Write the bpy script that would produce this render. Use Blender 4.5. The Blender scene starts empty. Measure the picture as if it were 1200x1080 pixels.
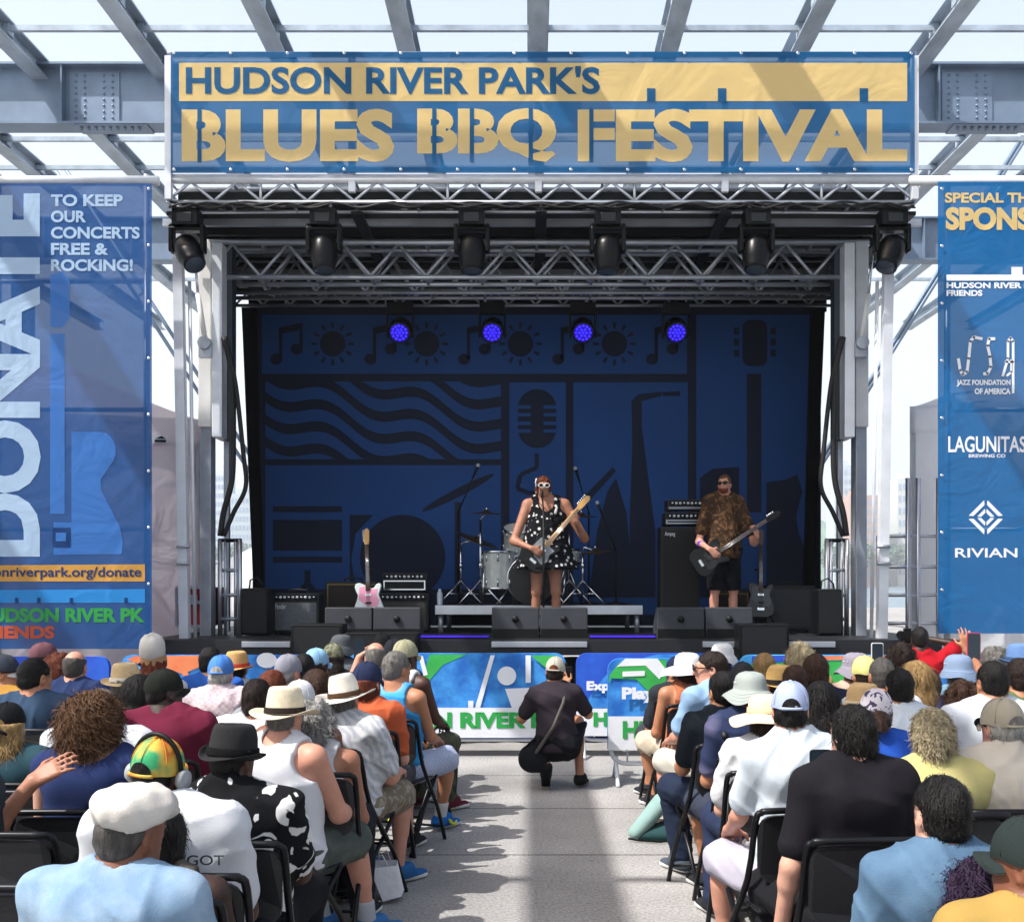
import bpy, math, random
import numpy as np
from mathutils import Matrix, Vector

# ---------------------------------------------------------------- camera, world, sun, exposure
S = bpy.context.scene
COL = S.collection
F, XC, YH, H = 1300.0, 622.0, 680.0, 1.7          # photo pixels: focal length, vanishing point; eye height in metres
cd = bpy.data.cameras.new('camera'); cam = bpy.data.objects.new('camera', cd); COL.objects.link(cam)
cam.location = (0, 0, H); cam.rotation_euler = (math.radians(90), 0, 0)
cd.sensor_width = 36; cd.lens = 36 * F / 1200
cd.shift_x = -(XC - 600) / 1200; cd.shift_y = (YH - 540) / 1200
cd.clip_end = 6000; cd.clip_start = .05
S.camera = cam
w = bpy.data.worlds.new('World'); S.world = w; w.use_nodes = True
wn = w.node_tree; bg = wn.nodes['Background']
sky = wn.nodes.new('ShaderNodeTexSky'); sky.sky_type = 'NISHITA'; sky.sun_disc = False
TOSUN = Vector((-.627, -.34, 1.0)).normalized()
sky.sun_elevation = math.asin(TOSUN.z); sky.sun_rotation = math.atan2(TOSUN.x, TOSUN.y)
sky.air_density = 1.3; sky.dust_density = 5; sky.ozone_density = 1.0
hz = wn.nodes.new('ShaderNodeMix'); hz.data_type = 'RGBA'; wtc = wn.nodes.new('ShaderNodeTexCoord'); wsx = wn.nodes.new('ShaderNodeSeparateXYZ'); wmr = wn.nodes.new('ShaderNodeMapRange'); wn.links.new(wtc.outputs['Generated'], wsx.inputs[0]); wn.links.new(wsx.outputs[2], wmr.inputs[0])
wmr.inputs['From Min'].default_value = .25; wmr.inputs['From Max'].default_value = .75; wmr.inputs['To Min'].default_value = .72; wmr.inputs['To Max'].default_value = .12; wn.links.new(wmr.outputs[0], hz.inputs[0])          # thin summer haze over the blue
hz.inputs[7].default_value = (4.6, 4.95, 5.35, 1)
wn.links.new(sky.outputs[0], hz.inputs[6]); wn.links.new(hz.outputs[2], bg.inputs[0]); bg.inputs[1].default_value = .15
sd = bpy.data.lights.new('sun', 'SUN'); sd.energy = 4.4; sd.angle = math.radians(.45); sd.color = (1, .97, .93)
sun = bpy.data.objects.new('sun', sd); COL.objects.link(sun)
sun.rotation_euler = (-TOSUN).to_track_quat('-Z', 'Y').to_euler()
S.view_settings.view_transform = 'Standard'; S.view_settings.look = 'None'
S.view_settings.exposure = .76; S.view_settings.gamma = 1
S.cycles.max_bounces = 6; S.cycles.transparent_max_bounces = 12

random.seed(7); RNG = np.random.default_rng(7)
def P(px, py, D): return Vector(((px - XC) * D / F, D, H - (py - YH) * D / F))
def PX(px, D): return (px - XC) * D / F
def PZ(py, D): return H - (py - YH) * D / F

# ---------------------------------------------------------------- materials
def lin(h):
    h = h.lstrip('#')
    c = [int(h[i:i + 2], 16) / 255 for i in (0, 2, 4)]
    return tuple(x / 12.92 if x <= .04045 else ((x + .055) / 1.055) ** 2.4 for x in c) + (1,)
MC = {}
def mat(name, hexc, rough=.6, metal=0., var=.12, vs=6., bump=0., bs=40., spec=.4, pat=None, c2=None, ps=8., sheen=0., stretch=None, emit=0.):
    key = (name, hexc, rough, metal, var, vs, bump, bs, pat, c2, ps, stretch, emit)
    if key in MC: return MC[key]
    m = bpy.data.materials.new(name); m.use_nodes = True
    N, L = m.node_tree.nodes, m.node_tree.links
    b = N['Principled BSDF']
    b.inputs['Roughness'].default_value = rough; b.inputs['Metallic'].default_value = metal
    b.inputs['Specular IOR Level'].default_value = spec
    if sheen: b.inputs['Sheen Weight'].default_value = sheen
    tc = N.new('ShaderNodeTexCoord'); co = tc.outputs['Object']
    if stretch:
        mp = N.new('ShaderNodeMapping'); mp.inputs['Scale'].default_value = stretch; L.new(co, mp.inputs[0]); co = mp.outputs[0]
    def noise(scale, det=3, rgh=.55):
        n = N.new('ShaderNodeTexNoise'); n.inputs['Scale'].default_value = scale; n.inputs['Detail'].default_value = det
        n.inputs['Roughness'].default_value = rgh; L.new(co, n.inputs['Vector']); return n
    def ramp(sock, stops, interp='LINEAR'):
        r = N.new('ShaderNodeValToRGB'); r.color_ramp.interpolation = interp
        e = r.color_ramp.elements
        while len(e) < len(stops): e.new(.5)
        for k, (p, c) in enumerate(stops): e[k].position = p; e[k].color = c
        L.new(sock, r.inputs[0]); return r.outputs[0]
    A = lin(hexc); out = None
    if pat:
        B = lin(c2) if isinstance(c2, str) else None
        if pat == 'blotch':
            n = noise(ps, 2, .45); n.inputs['Distortion'].default_value = 1.2
            out = ramp(n.outputs[0], [(.535, A), (.55, B)])
        elif pat == 'soft':
            out = ramp(noise(ps, 4).outputs[0], [(.38, A), (.62, B)])
        elif pat == 'dots':
            v = N.new('ShaderNodeTexVoronoi'); v.inputs['Scale'].default_value = ps; L.new(co, v.inputs['Vector'])
            out = ramp(v.outputs['Distance'], [(.27, B), (.31, A)])
        elif pat == 'stripe':
            v = N.new('ShaderNodeTexWave'); v.bands_direction = 'Z'; v.inputs['Scale'].default_value = ps
            v.inputs['Distortion'].default_value = .6; L.new(co, v.inputs['Vector'])
            out = ramp(v.outputs[0], [(.45, A), (.55, B)])
        elif pat == 'slub':
            v = N.new('ShaderNodeTexWave'); v.bands_direction = 'DIAGONAL'; v.inputs['Scale'].default_value = ps
            v.inputs['Distortion'].default_value = 9; v.inputs['Detail'].default_value = 3; L.new(co, v.inputs['Vector'])
            out = ramp(v.outputs[0], [(.2, A), (.7, B)])
        elif pat == 'multi':
            out = ramp(noise(ps, 2, .4).outputs[0], [(.30 + .4 * i / (len(c2) - 1), lin(c)) for i, c in enumerate(c2)])
        elif pat == 'check':
            v = N.new('ShaderNodeTexChecker'); v.inputs['Scale'].default_value = ps; L.new(co, v.inputs['Vector'])
            v.inputs['Color1'].default_value = A; v.inputs['Color2'].default_value = B; out = v.outputs[0]
    if var or out is not None:
        n = noise(vs, 4)
        mr = N.new('ShaderNodeMapRange'); mr.inputs['From Min'].default_value = .3; mr.inputs['From Max'].default_value = .7
        mr.inputs['To Min'].default_value = 1 - var; mr.inputs['To Max'].default_value = 1 + var * .6; L.new(n.outputs[0], mr.inputs[0])
        mx = N.new('ShaderNodeMix'); mx.data_type = 'RGBA'; mx.blend_type = 'MULTIPLY'; mx.inputs[0].default_value = 1
        if out is not None: L.new(out, mx.inputs[6])
        else: mx.inputs[6].default_value = A
        L.new(mr.outputs[0], mx.inputs[7]); L.new(mx.outputs[2], b.inputs['Base Color'])
    else: b.inputs['Base Color'].default_value = A
    if emit:
        b.inputs['Emission Color'].default_value = A; b.inputs['Emission Strength'].default_value = emit
    if bump:
        n = noise(bs, 4, .6); bp = N.new('ShaderNodeBump'); bp.inputs['Strength'].default_value = bump; bp.inputs['Distance'].default_value = .02
        L.new(n.outputs[0], bp.inputs['Height']); L.new(bp.outputs[0], b.inputs['Normal'])
    MC[key] = m; return m
def banner_mat(name, hexc, transp=.25, rough=.5, var=.06, transl=.35, bump=.25):
    m = bpy.data.materials.new(name); m.use_nodes = True
    N, L = m.node_tree.nodes, m.node_tree.links
    b = N['Principled BSDF']; b.inputs['Roughness'].default_value = rough; b.inputs['Specular IOR Level'].default_value = .25
    tc = N.new('ShaderNodeTexCoord'); A = lin(hexc); b.inputs['Base Color'].default_value = A
    n = N.new('ShaderNodeTexNoise'); n.inputs['Scale'].default_value = 1.6; n.inputs['Detail'].default_value = 3; n.inputs['Distortion'].default_value = 1.5
    L.new(tc.outputs['Object'], n.inputs['Vector'])
    bp = N.new('ShaderNodeBump'); bp.inputs['Strength'].default_value = bump; bp.inputs['Distance'].default_value = .12
    L.new(n.outputs[0], bp.inputs['Height']); L.new(bp.outputs[0], b.inputs['Normal'])
    tl = N.new('ShaderNodeBsdfTranslucent'); tl.inputs[0].default_value = A
    tr = N.new('ShaderNodeBsdfTransparent')
    m1 = N.new('ShaderNodeMixShader'); m1.inputs[0].default_value = transl; L.new(b.outputs[0], m1.inputs[1]); L.new(tl.outputs[0], m1.inputs[2])
    m2 = N.new('ShaderNodeMixShader'); m2.inputs[0].default_value = transp; L.new(m1.outputs[0], m2.inputs[1]); L.new(tr.outputs[0], m2.inputs[2])
    L.new(m2.outputs[0], N['Material Output'].inputs[0]); return m

# ---------------------------------------------------------------- mesh helpers
def mesh_np(name, V, Q, mats, midx=None, smooth=True):
    me = bpy.data.meshes.new(name); V = np.asarray(V, np.float32); Q = np.asarray(Q, np.int32)
    me.vertices.add(len(V)); me.vertices.foreach_set('co', V.ravel())
    n, k = Q.shape
    me.loops.add(n * k); me.loops.foreach_set('vertex_index', Q.ravel())
    me.polygons.add(n); me.polygons.foreach_set('loop_start', np.arange(n, dtype=np.int32) * k)
    if midx is not None: me.polygons.foreach_set('material_index', np.asarray(midx, np.int32))
    me.polygons.foreach_set('use_smooth', np.full(n, smooth, bool))
    for m in mats: me.materials.append(m)
    me.update(calc_edges=True); return me
def link(name, me, parent=None):
    o = bpy.data.objects.new(name, me); COL.objects.link(o)
    if parent is not None: o.parent = parent
    return o
def tag(o, label=None, cat=None, group=None, kind=None):
    if label: o['label'] = label
    if cat: o['category'] = cat
    if group: o['group'] = group
    if kind: o['kind'] = kind
    return o
def thing(name, label, cat, loc=(0, 0, 0), rz=0., group=None):
    o = bpy.data.objects.new(name, None); COL.objects.link(o); o.location = loc; o.rotation_euler = (0, 0, rz); o.empty_display_size = .1
    return tag(o, label, cat, group)
class MB:
    def __init__(s): s.v = []; s.f = []; s.mi = []; s.sm = []; s.mats = []; s.xf = None; s.cut = []
    def m(s, mt):
        if mt not in s.mats: s.mats.append(mt)
        return s.mats.index(mt)
    def add(s, vs, fs, mt, smooth=False):
        o = len(s.v); i = s.m(mt)
        for p in vs:
            p = Vector(p); s.v.append(s.xf @ p if s.xf is not None else p)
        for f in fs: s.f.append([o + k for k in f]); s.mi.append(i); s.sm.append(smooth)
    def box(s, x0, x1, y0, y1, z0, z1, mt):
        s.add([(x, y, z) for z in (z0, z1) for y in (y0, y1) for x in (x0, x1)],
              [(0, 2, 3, 1), (4, 5, 7, 6), (0, 1, 5, 4), (2, 6, 7, 3), (0, 4, 6, 2), (1, 3, 7, 5)], mt)
    def beam(s, a, b, wd, ht, mt, up=(0, 0, 1)):        # rectangular bar from a to b
        a, b = Vector(a), Vector(b); d = (b - a).normalized(); u = Vector(up)
        r = d.cross(u)
        if r.length < 1e-4: r = d.cross(Vector((0, 1, 0)))
        r.normalize(); u = r.cross(d)
        vs = [p + r * sx * wd / 2 + u * sz * ht / 2 for p in (a, b) for sz in (-1, 1) for sx in (-1, 1)]
        s.add(vs, [(0, 2, 3, 1), (4, 5, 7, 6), (0, 1, 5, 4), (2, 6, 7, 3), (0, 4, 6, 2), (1, 3, 7, 5)], mt)
    def bar(s, a, b, r, mt, n=8, r2=None): s.tube([a, b], [r, r if r2 is None else r2], mt, n)
    def tube(s, pts, r, mt, n=8, cap=True):
        pts = [Vector(p) for p in pts]
        if not hasattr(r, '__len__'): r = [r] * len(pts)
        vs = []; u = None
        for i, p in enumerate(pts):
            d = (pts[min(i + 1, len(pts) - 1)] - pts[max(i - 1, 0)]).normalized()
            if u is None: u = d.orthogonal().normalized()
            else: u = (u - d * u.dot(d)).normalized()
            v = d.cross(u)
            vs += [p + (u * math.cos(2 * math.pi * k / n) + v * math.sin(2 * math.pi * k / n)) * r[i] for k in range(n)]
        fs = [(i * n + k, i * n + (k + 1) % n, (i + 1) * n + (k + 1) % n, (i + 1) * n + k) for i in range(len(pts) - 1) for k in range(n)]
        if cap: fs += [tuple(range(n))[::-1], tuple((len(pts) - 1) * n + k for k in range(n))]
        s.add(vs, fs, mt, True)
    def lathe(s, prof, mt, c=(0, 0, 0), ax='Z', n=24, sx=1., sy=1., fn=None, sm=True):
        vs = []; c = Vector(c)
        for r, z in prof:
            for k in range(n):
                a = 2 * math.pi * k / n; p = [r * math.cos(a) * sx, r * math.sin(a) * sy, z]
                if fn: p = fn(p, a, r)
                if ax == 'Y': p = [p[0], p[2], p[1]]
                elif ax == 'X': p = [p[2], p[0], p[1]]
                vs.append(c + Vector(p))
        fl = ax == 'Y'
        fs = []
        for i in range(len(prof) - 1):
            for k in range(n):
                q = (i * n + k, i * n + (k + 1) % n, (i + 1) * n + (k + 1) % n, (i + 1) * n + k)
                fs.append(q[::-1] if fl else q)
        s.add(vs, fs, mt, sm)
    def prism(s, pts, y0, y1, mt):                      # outline in x,z given counter-clockwise seen from -Y, extruded along y
        n = len(pts)
        s.add([(x, y0, z) for x, z in pts] + [(x, y1, z) for x, z in pts],
              [tuple(range(n)), tuple(range(2 * n - 1, n - 1, -1))] + [(k, n + k, n + (k + 1) % n, (k + 1) % n) for k in range(n)], mt)
    def flat(s, pts, y, mt):
        a = sum(pts[i][0] * pts[(i + 1) % len(pts)][1] - pts[(i + 1) % len(pts)][0] * pts[i][1] for i in range(len(pts)))
        if a < 0: pts = pts[::-1]
        s.add([(x, y, z) for x, z in pts], [tuple(range(len(pts)))], mt)
    def grid(s, fn, nu, nv, mt, smooth=True):
        s.add([fn(i / nu, j / nv) for j in range(nv + 1) for i in range(nu + 1)],
              [(j * (nu + 1) + i, j * (nu + 1) + i + 1, (j + 1) * (nu + 1) + i + 1, (j + 1) * (nu + 1) + i) for j in range(nv) for i in range(nu)], mt, smooth)
    def text(s, body, x0, x1, z0, z1, y, mt, bold=.022, rot=False, xf=None):
        c = bpy.data.curves.new('t', 'FONT'); c.body = body; c.offset = bold; c.resolution_u = 4
        o = bpy.data.objects.new('t', c); me = o.to_mesh(); nv = len(me.vertices)
        a = np.empty(nv * 3); me.vertices.foreach_get('co', a); a = a.reshape(-1, 3)[:, :2]
        a = (a - a.min(0)) / (a.max(0) - a.min(0))
        if rot: a = np.stack([1 - a[:, 1], a[:, 0]], 1)
        pts = [(x0 + u * (x1 - x0), y, z0 + v * (z1 - z0)) for u, v in a]
        if xf: pts = [xf(p) for p in pts]
        s.cut.append((len(s.v), len(s.f))); s.add(pts, [list(p.vertices) for p in me.polygons], mt)
        o.to_mesh_clear(); bpy.data.objects.remove(o); bpy.data.curves.remove(c)
    def build_each(s, name, parent, **k):                 # every text line or mark its own part
        c = s.cut + [(len(s.v), len(s.f))]
        for (v0, f0), (v1, f1) in zip(c, c[1:]):
            if v1 == v0: continue
            q = MB(); q.v = s.v[v0:v1]; q.f = [[i - v0 for i in f] for f in s.f[f0:f1]]; q.mi = s.mi[f0:f1]; q.sm = s.sm[f0:f1]; q.mats = s.mats; q.build(name, parent, **k)
    def mark(s): s.cut.append((len(s.v), len(s.f)))
    def build(s, name, parent=None, bevel=0., seg=2, local=False, auto=None):
        me = bpy.data.meshes.new(name)
        off = Vector(parent.location) if (parent is not None and not local) else Vector()
        if parent is not None and not local and parent.parent is not None: off += Vector(parent.parent.location)
        me.from_pydata([tuple(p - off) for p in s.v], [], s.f)
        for m in s.mats: me.materials.append(m)
        me.polygons.foreach_set('material_index', s.mi); me.polygons.foreach_set('use_smooth', s.sm); me.update()
        o = link(name, me, parent)
        if bevel:
            b = o.modifiers.new('bevel', 'BEVEL'); b.width = bevel; b.segments = seg; b.limit_method = 'ANGLE'
        return o
def copy_thing(root, loc, rz=0., label=None):
    r = root.copy(); COL.objects.link(r); r.location = loc; r.rotation_euler = (0, 0, rz)
    if label: r['label'] = label
    for ch in list(root.children):
        c = ch.copy(); COL.objects.link(c); c.parent = r
        for g in list(ch.children):
            d = g.copy(); COL.objects.link(d); d.parent = c
    return r
def curve_pts(p, n=6):                                 # smooth curve through points
    p = [Vector(q) for q in p]; p = [p[0] * 2 - p[1]] + p + [p[-1] * 2 - p[-2]]; o = []
    for i in range(1, len(p) - 2):
        for k in range(n):
            t = k / n; o.append(.5 * (2 * p[i] + (p[i + 1] - p[i - 1]) * t + (2 * p[i - 1] - 5 * p[i] + 4 * p[i + 1] - p[i + 2]) * t * t + (3 * p[i] - p[i - 1] - 3 * p[i + 1] + p[i + 2]) * t ** 3))
    return o + [p[-2]]
def circ(cx, cz, rx, rz=None, n=28, a0=0, a1=360):
    rz = rx if rz is None else rz
    return [(cx + rx * math.cos(math.radians(a0 + (a1 - a0) * k / n)), cz + rz * math.sin(math.radians(a0 + (a1 - a0) * k / n))) for k in range(n + (a1 - a0 != 360))]
def rrect(x0, x1, z0, z1, r, n=5, tl=True, tr=True, bl=True, br=True):
    o = []
    for (cx, cz, a, on) in ((x1, z1, 0, tr), (x0, z1, 90, tl), (x0, z0, 180, bl), (x1, z0, 270, br)):
        if not on: o.append((cx, cz)); continue
        ox = cx - r if cx == x1 else cx + r; oz = cz - r if cz == z1 else cz + r
        o += [(ox + r * math.cos(math.radians(a + 90 * k / n)), oz + r * math.sin(math.radians(a + 90 * k / n))) for k in range(n + 1)]
    return o

STEEL = mat('painted_steel', '#a3b0bd', .45, .2, .3, 3., .05, 60, stretch=(1, .35, 1))
STEELD = mat('dark_painted_steel', '#76879b', .5, .3, .2, 1.5, .05, 60)
ALU = mat('aluminium', '#c9ccd2', .32, .85, .12, 5., .03, 80)
ALUP = mat('pale_aluminium', '#d3d6db', .5, .2, .12, 4., .03, 80)
ALUG = mat('grey_aluminium', '#a9aeb6', .4, .6, .2, 4.)
BLK = mat('black_powdercoat', '#0b0c0e', .5, 0, .25, 6., .08, 90, .2)
BLKF = mat('black_fabric', '#090a0c', .9, 0, .25, 3., .3, 30, .1)
BLKR = mat('black_rubber', '#0d0d0e', .6, 0, .2, 8.)
GLOSS = mat('gloss_black', '#070809', .22, 0, .1, 6., spec=.3)
WHITEP = mat('white_paint', '#d9d8d4', .5, 0, .12, 3.)
CHROME = mat('chrome', '#d4d6da', .15, 1., .05, 6.)
WOODM = mat('maple', '#c79a5c', .4, 0, .15, 9., stretch=(1, 1, .15))
DARKW = mat('dark_rosewood', '#3a2619', .4, 0, .2, 9.)

# ---------------------------------------------------------------- ground, river, far shore
def ground_mat():
    m = mat('concrete_deck', '#93918f', .85, 0, .28, .9, .25, 120)
    N, L = m.node_tree.nodes, m.node_tree.links; b = N['Principled BSDF']
    src = b.inputs['Base Color'].links[0].from_socket
    tc = N.new('ShaderNodeTexCoord')
    n = N.new('ShaderNodeTexNoise'); n.inputs['Scale'].default_value = 55; n.inputs['Detail'].default_value = 5; n.inputs['Roughness'].default_value = .8
    L.new(tc.outputs['Object'], n.inputs['Vector'])
    mr = N.new('ShaderNodeMapRange'); mr.inputs['From Min'].default_value = .32; mr.inputs['From Max'].default_value = .68; mr.inputs['To Min'].default_value = .45; mr.inputs['To Max'].default_value = 1.45
    L.new(n.outputs[0], mr.inputs[0])
    sx = N.new('ShaderNodeSeparateXYZ'); L.new(tc.outputs['Object'], sx.inputs[0])
    def mth(op, a, b_=None):
        k = N.new('ShaderNodeMath'); k.operation = op
        for i, q in enumerate((a, b_)):
            if q is None: continue
            if isinstance(q, (int, float)): k.inputs[i].default_value = q
            else: L.new(q, k.inputs[i])
        return k.outputs[0]
    t = mth('FRACT', mth('DIVIDE', mth('ADD', sx.outputs[1], .13), 1.4))
    line = mth('LESS_THAN', t, .018)
    mx0 = mth('SUBTRACT', mr.outputs[0], mth('MULTIPLY', line, .62))
    st = N.new('ShaderNodeTexVoronoi'); st.inputs['Scale'].default_value = 2.3; L.new(tc.outputs['Object'], st.inputs['Vector'])
    spot = mth('MULTIPLY', mth('LESS_THAN', st.outputs['Distance'], .045), .3)
    fin = mth('SUBTRACT', mx0, spot)
    mx = N.new('ShaderNodeMix'); mx.data_type = 'RGBA'; mx.blend_type = 'MULTIPLY'; mx.inputs[0].default_value = 1
    L.new(src, mx.inputs[6]); L.new(fin, mx.inputs[7]); L.new(mx.outputs[2], b.inputs['Base Color'])
    return m
b = MB(); b.grid(lambda u, v: (-60 + 120 * u, -25 + 95 * v, 0), 4, 4, ground_mat()); tag(b.build('ground'), kind='structure')
b = MB(); b.grid(lambda u, v: (-2500 + 5000 * u, 70.05 + 900 * v, -3), 4, 4, mat('river_water', '#5f7482', .25, 0, .2, .02, .3, .4)); tag(b.build('river'), kind='structure')
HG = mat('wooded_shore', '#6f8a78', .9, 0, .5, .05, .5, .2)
def shore(u, v):
    x = -700 + 1400 * u; n = 9 * math.sin(x * .013) + 6 * math.sin(x * .037 + 1) + 3 * math.sin(x * .11)
    return (x, 880 + 260 * v, -3.4 + (66 + n) * min(1, v * 2.6) ** .7)
b = MB(); b.grid(shore, 160, 24, HG); tag(b.build('far_shore_hill'), kind='structure')
def far_building(px0, px1, py0, py1, D, mt, label, rows, cols):
    a = P(px0, py1, D); c = P(px1, py0, D); r = thing('apartment_block', label, 'building', ((a.x + c.x) / 2, D, 0))
    m = MB(); m.box(a.x, c.x, D, D + 25, -3, c.z, mt); m.box(a.x + 3, a.x + 12, D + 5, D + 15, c.z, c.z + 4, mt); m.build('wall', r)
    wn_ = MB(); g = mat('far_window', '#8ea3b5', .2, 0, .3, .1)
    hh = (c.z - 6) / rows; ww = (c.x - a.x) / cols
    for i in range(rows):
        for j in range(cols): wn_.box(a.x + ww * (j + .2), a.x + ww * (j + .8), D - .3, D - .02, 4 + hh * (i + .25), 4 + hh * (i + .75), g)
    tag(wn_.build('window', r), kind='stuff')
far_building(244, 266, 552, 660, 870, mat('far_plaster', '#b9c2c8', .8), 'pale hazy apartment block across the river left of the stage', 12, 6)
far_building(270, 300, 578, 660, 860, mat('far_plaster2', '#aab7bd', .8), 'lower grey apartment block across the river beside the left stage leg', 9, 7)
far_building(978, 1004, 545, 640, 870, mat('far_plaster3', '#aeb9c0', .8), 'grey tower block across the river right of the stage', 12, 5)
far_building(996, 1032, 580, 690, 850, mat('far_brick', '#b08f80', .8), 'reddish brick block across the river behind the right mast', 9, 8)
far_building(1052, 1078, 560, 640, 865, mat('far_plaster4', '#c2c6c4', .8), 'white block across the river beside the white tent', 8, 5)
def canopy(bm, c, rx, ry, rz, n, mats_, size):
    for _ in range(n):
        v = Vector((random.gauss(0, 1), random.gauss(0, 1), random.gauss(0, 1))).normalized() * (random.random() ** .35)
        p = Vector(c) + Vector((v.x * rx, v.y * ry, v.z * rz)); d = Vector((random.gauss(0, 1), random.gauss(0, 1), random.gauss(0, 1))).normalized(); e = d.orthogonal().normalized() * size; f_ = d.cross(e).normalized() * size
        bm.add([p - e, p - f_ * .6, p + e, p + f_ * .6], [(0, 1, 2, 3)], random.choice(mats_))
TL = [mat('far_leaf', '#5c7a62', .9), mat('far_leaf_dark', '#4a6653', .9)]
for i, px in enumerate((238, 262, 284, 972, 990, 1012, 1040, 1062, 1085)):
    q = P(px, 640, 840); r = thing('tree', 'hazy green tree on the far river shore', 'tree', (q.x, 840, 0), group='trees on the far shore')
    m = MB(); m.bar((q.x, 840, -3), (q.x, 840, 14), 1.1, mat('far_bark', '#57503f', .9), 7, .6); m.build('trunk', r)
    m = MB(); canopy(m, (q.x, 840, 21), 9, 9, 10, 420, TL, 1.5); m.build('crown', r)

# ---------------------------------------------------------------- pier steel frame overhead
GZ0, GZ1 = 9.85, 10.95
RZ = 10.72
def girder(D, x0, x1, label):
    r = thing('roof_girder', label, 'girder', (0, D, GZ0), group=None)
    m = MB(); m.box(x0, x1, D - .02, D + .02, GZ0 + .04, GZ1 - .04, STEELD)
    m.box(x0, x1, D - .22, D + .22, GZ0, GZ0 + .04, STEELD); m.box(x0, x1, D - .22, D + .22, GZ1 - .04, GZ1, STEELD)
    k = x0 + .4
    while k < x1: m.box(k, k + .025, D - .2, D - .013, GZ0 + .041, GZ1 - .041, STEELD); k += 2.24
    m.build('web_and_flange', r)
    for sx in (-7.85, 7.85):
        m = MB(); m.box(sx - .45, sx + .45, D - .045, D - .013, GZ0 + .1, GZ1 - .1, STEELD)
        for i in range(8):
            for cx in (-.33, -.17, .17, .33): m.lathe([(0, -.02), (.022, -.014), (.025, 0)], STEELD, (sx + cx, D - .046, GZ0 + .17 + i * .108), 'Y', 6)
        m.build('splice_plate', r)
        m = MB()
        m.box(sx - .3, sx + 1.0, D - .2, D + .2, GZ0 - .03, GZ0 - .002, STEELD)
        for i in range(9): m.bar((sx - .2 + i * .13, D - .12, GZ0 - .1), (sx - .2 + i * .13, D - .12, GZ0 - .03), .03, STEELD, 6)
        m.build('flange_splice', r)
    return r
girder(20, -20, 20, 'grey riveted steel girder right behind the top banner')
girder(28.4, -24, 24, 'farther grey steel girder seen beside the stage lamps')
BX0 = .12
for i in range(-7, 8):
    x = BX0 + i * 2.24
    where = 'above the middle of the stage' if i == 0 else ('%s to the %s of the middle one' % (['', 'first', 'second', 'third', 'fourth', 'fifth', 'sixth', 'seventh'][abs(i)], 'left' if i < 0 else 'right'))
    m = MB(); z0, z1 = RZ, RZ + .32
    for (y0, y1) in ((-8, 40),):
        m.box(x - .155, x + .155, y0, y1, z0, z0 + .03, STEEL); m.box(x - .18, x + .18, y0, y1, z1 - .03, z1, STEEL); m.box(x - .015, x + .015, y0, y1, z0 + .03, z1 - .03, STEEL)
    for y in (17.6, 18.6, 23.3, 24.9):
        for sx in (-.08, .08): m.box(x + sx - .05, x + sx + .05, y - .1, y + .1, z0 + .1, z0 + .28, STEEL)
    tag(m.build('roof_beam'), 'long grey steel roof beam running away overhead, ' + where, 'roof beam', 'steel roof beams')
PUR = [(2.6, 'above the front rows'), (9.9, 'above the barricades'), (17.4, 'the nearest one in view at the top edge'), (18.55, 'just in front of the girder'), (23.2, 'first one behind the girder'), (24.8, 'second one behind the girder'), (31, 'far behind the stage'), (34, 'farthest behind the stage')]
for D, wh in PUR:
    m = MB(); z = RZ + .2
    for i in range(-8, 8):
        x0 = BX0 + i * 2.24 + .02; m.box(x0, x0 + 2.2, D - .04, D + .04, z - .045, z + .045, STEEL)
    tag(m.build('roof_purlin'), 'thin steel crossbar between the roof beams, ' + wh, 'crossbar', 'thin roof crossbars')
for sx, wd in ((-13, 'left'), (13, 'right')):
    for D in (20, 28.4):
        m = MB(); m.box(sx - .2, sx + .2, D - .015, D + .015, 0, GZ0, STEELD); m.box(sx - .22, sx - .2, D - .2, D + .2, 0, GZ0, STEELD); m.box(sx + .2, sx + .22, D - .2, D + .2, 0, GZ0, STEELD)
        tag(m.build('steel_column'), 'grey steel column under the %s girder on the far %s' % ('near' if D == 20 else 'far', wd), 'column')
for a, c, wd in (((165, 345), (252, 480), 'left'), ((1110, 305), (960, 545), 'right')):
    D = 26; m = MB(); A, B = P(a[0], a[1], D), P(c[0], c[1], D); d = Vector((.09, 0, .06))
    e = (A - B).normalized() * 3.5
    for s_ in (-1, 1): m.bar(A + d * s_ + e, B + d * s_ - e * .6, .045, STEELD, 8)
    for k in range(3):
        q = B.lerp(A, k / 2); m.beam(q - d * 1.2, q + d * 1.2, .05, .03, STEELD)
    tag(m.build('diagonal_brace'), 'double diagonal steel rod behind the stage on the ' + wd, 'brace')

# ---------------------------------------------------------------- stage
DK = 1.08
SF = 11.6                                                       # stage front
ST = thing('mobile_stage', 'black roofed concert stage with silver lattice trusses and pale masts', 'stage', (0, SF, 0))
XL, XR = -4.05, 4.3
m = MB(); m.box(XL, XR, SF, 16.0, DK - .16, DK, mat('stage_ply', '#1a1b1f', .5, 0, .3, 2., .1, 50)); m.build('deck', ST)
for (a, c) in ((284, 341), (576, 688), (823, 862), (924, 978)):
    m = MB(); m.box(PX(a, SF), PX(c, SF), SF - .035, SF - .002, DK - .075, DK - .015, ALU); m.build('edge_rail', ST, .004)
m = MB()
def skirt(u, v):
    x = XL + .02 + (XR - XL - .04) * u; return (x, SF + .05 + .03 * math.sin(x * 18) + .015 * math.sin(x * 41 + 2), .02 + (DK - .2) * v)
m.grid(skirt, 240, 3, BLKF); m.build('skirt', ST)
m = MB(); m.box(PX(205, SF), PX(1064, SF), SF + .1, 15.2, 5.68, 5.80, BLK)
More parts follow.
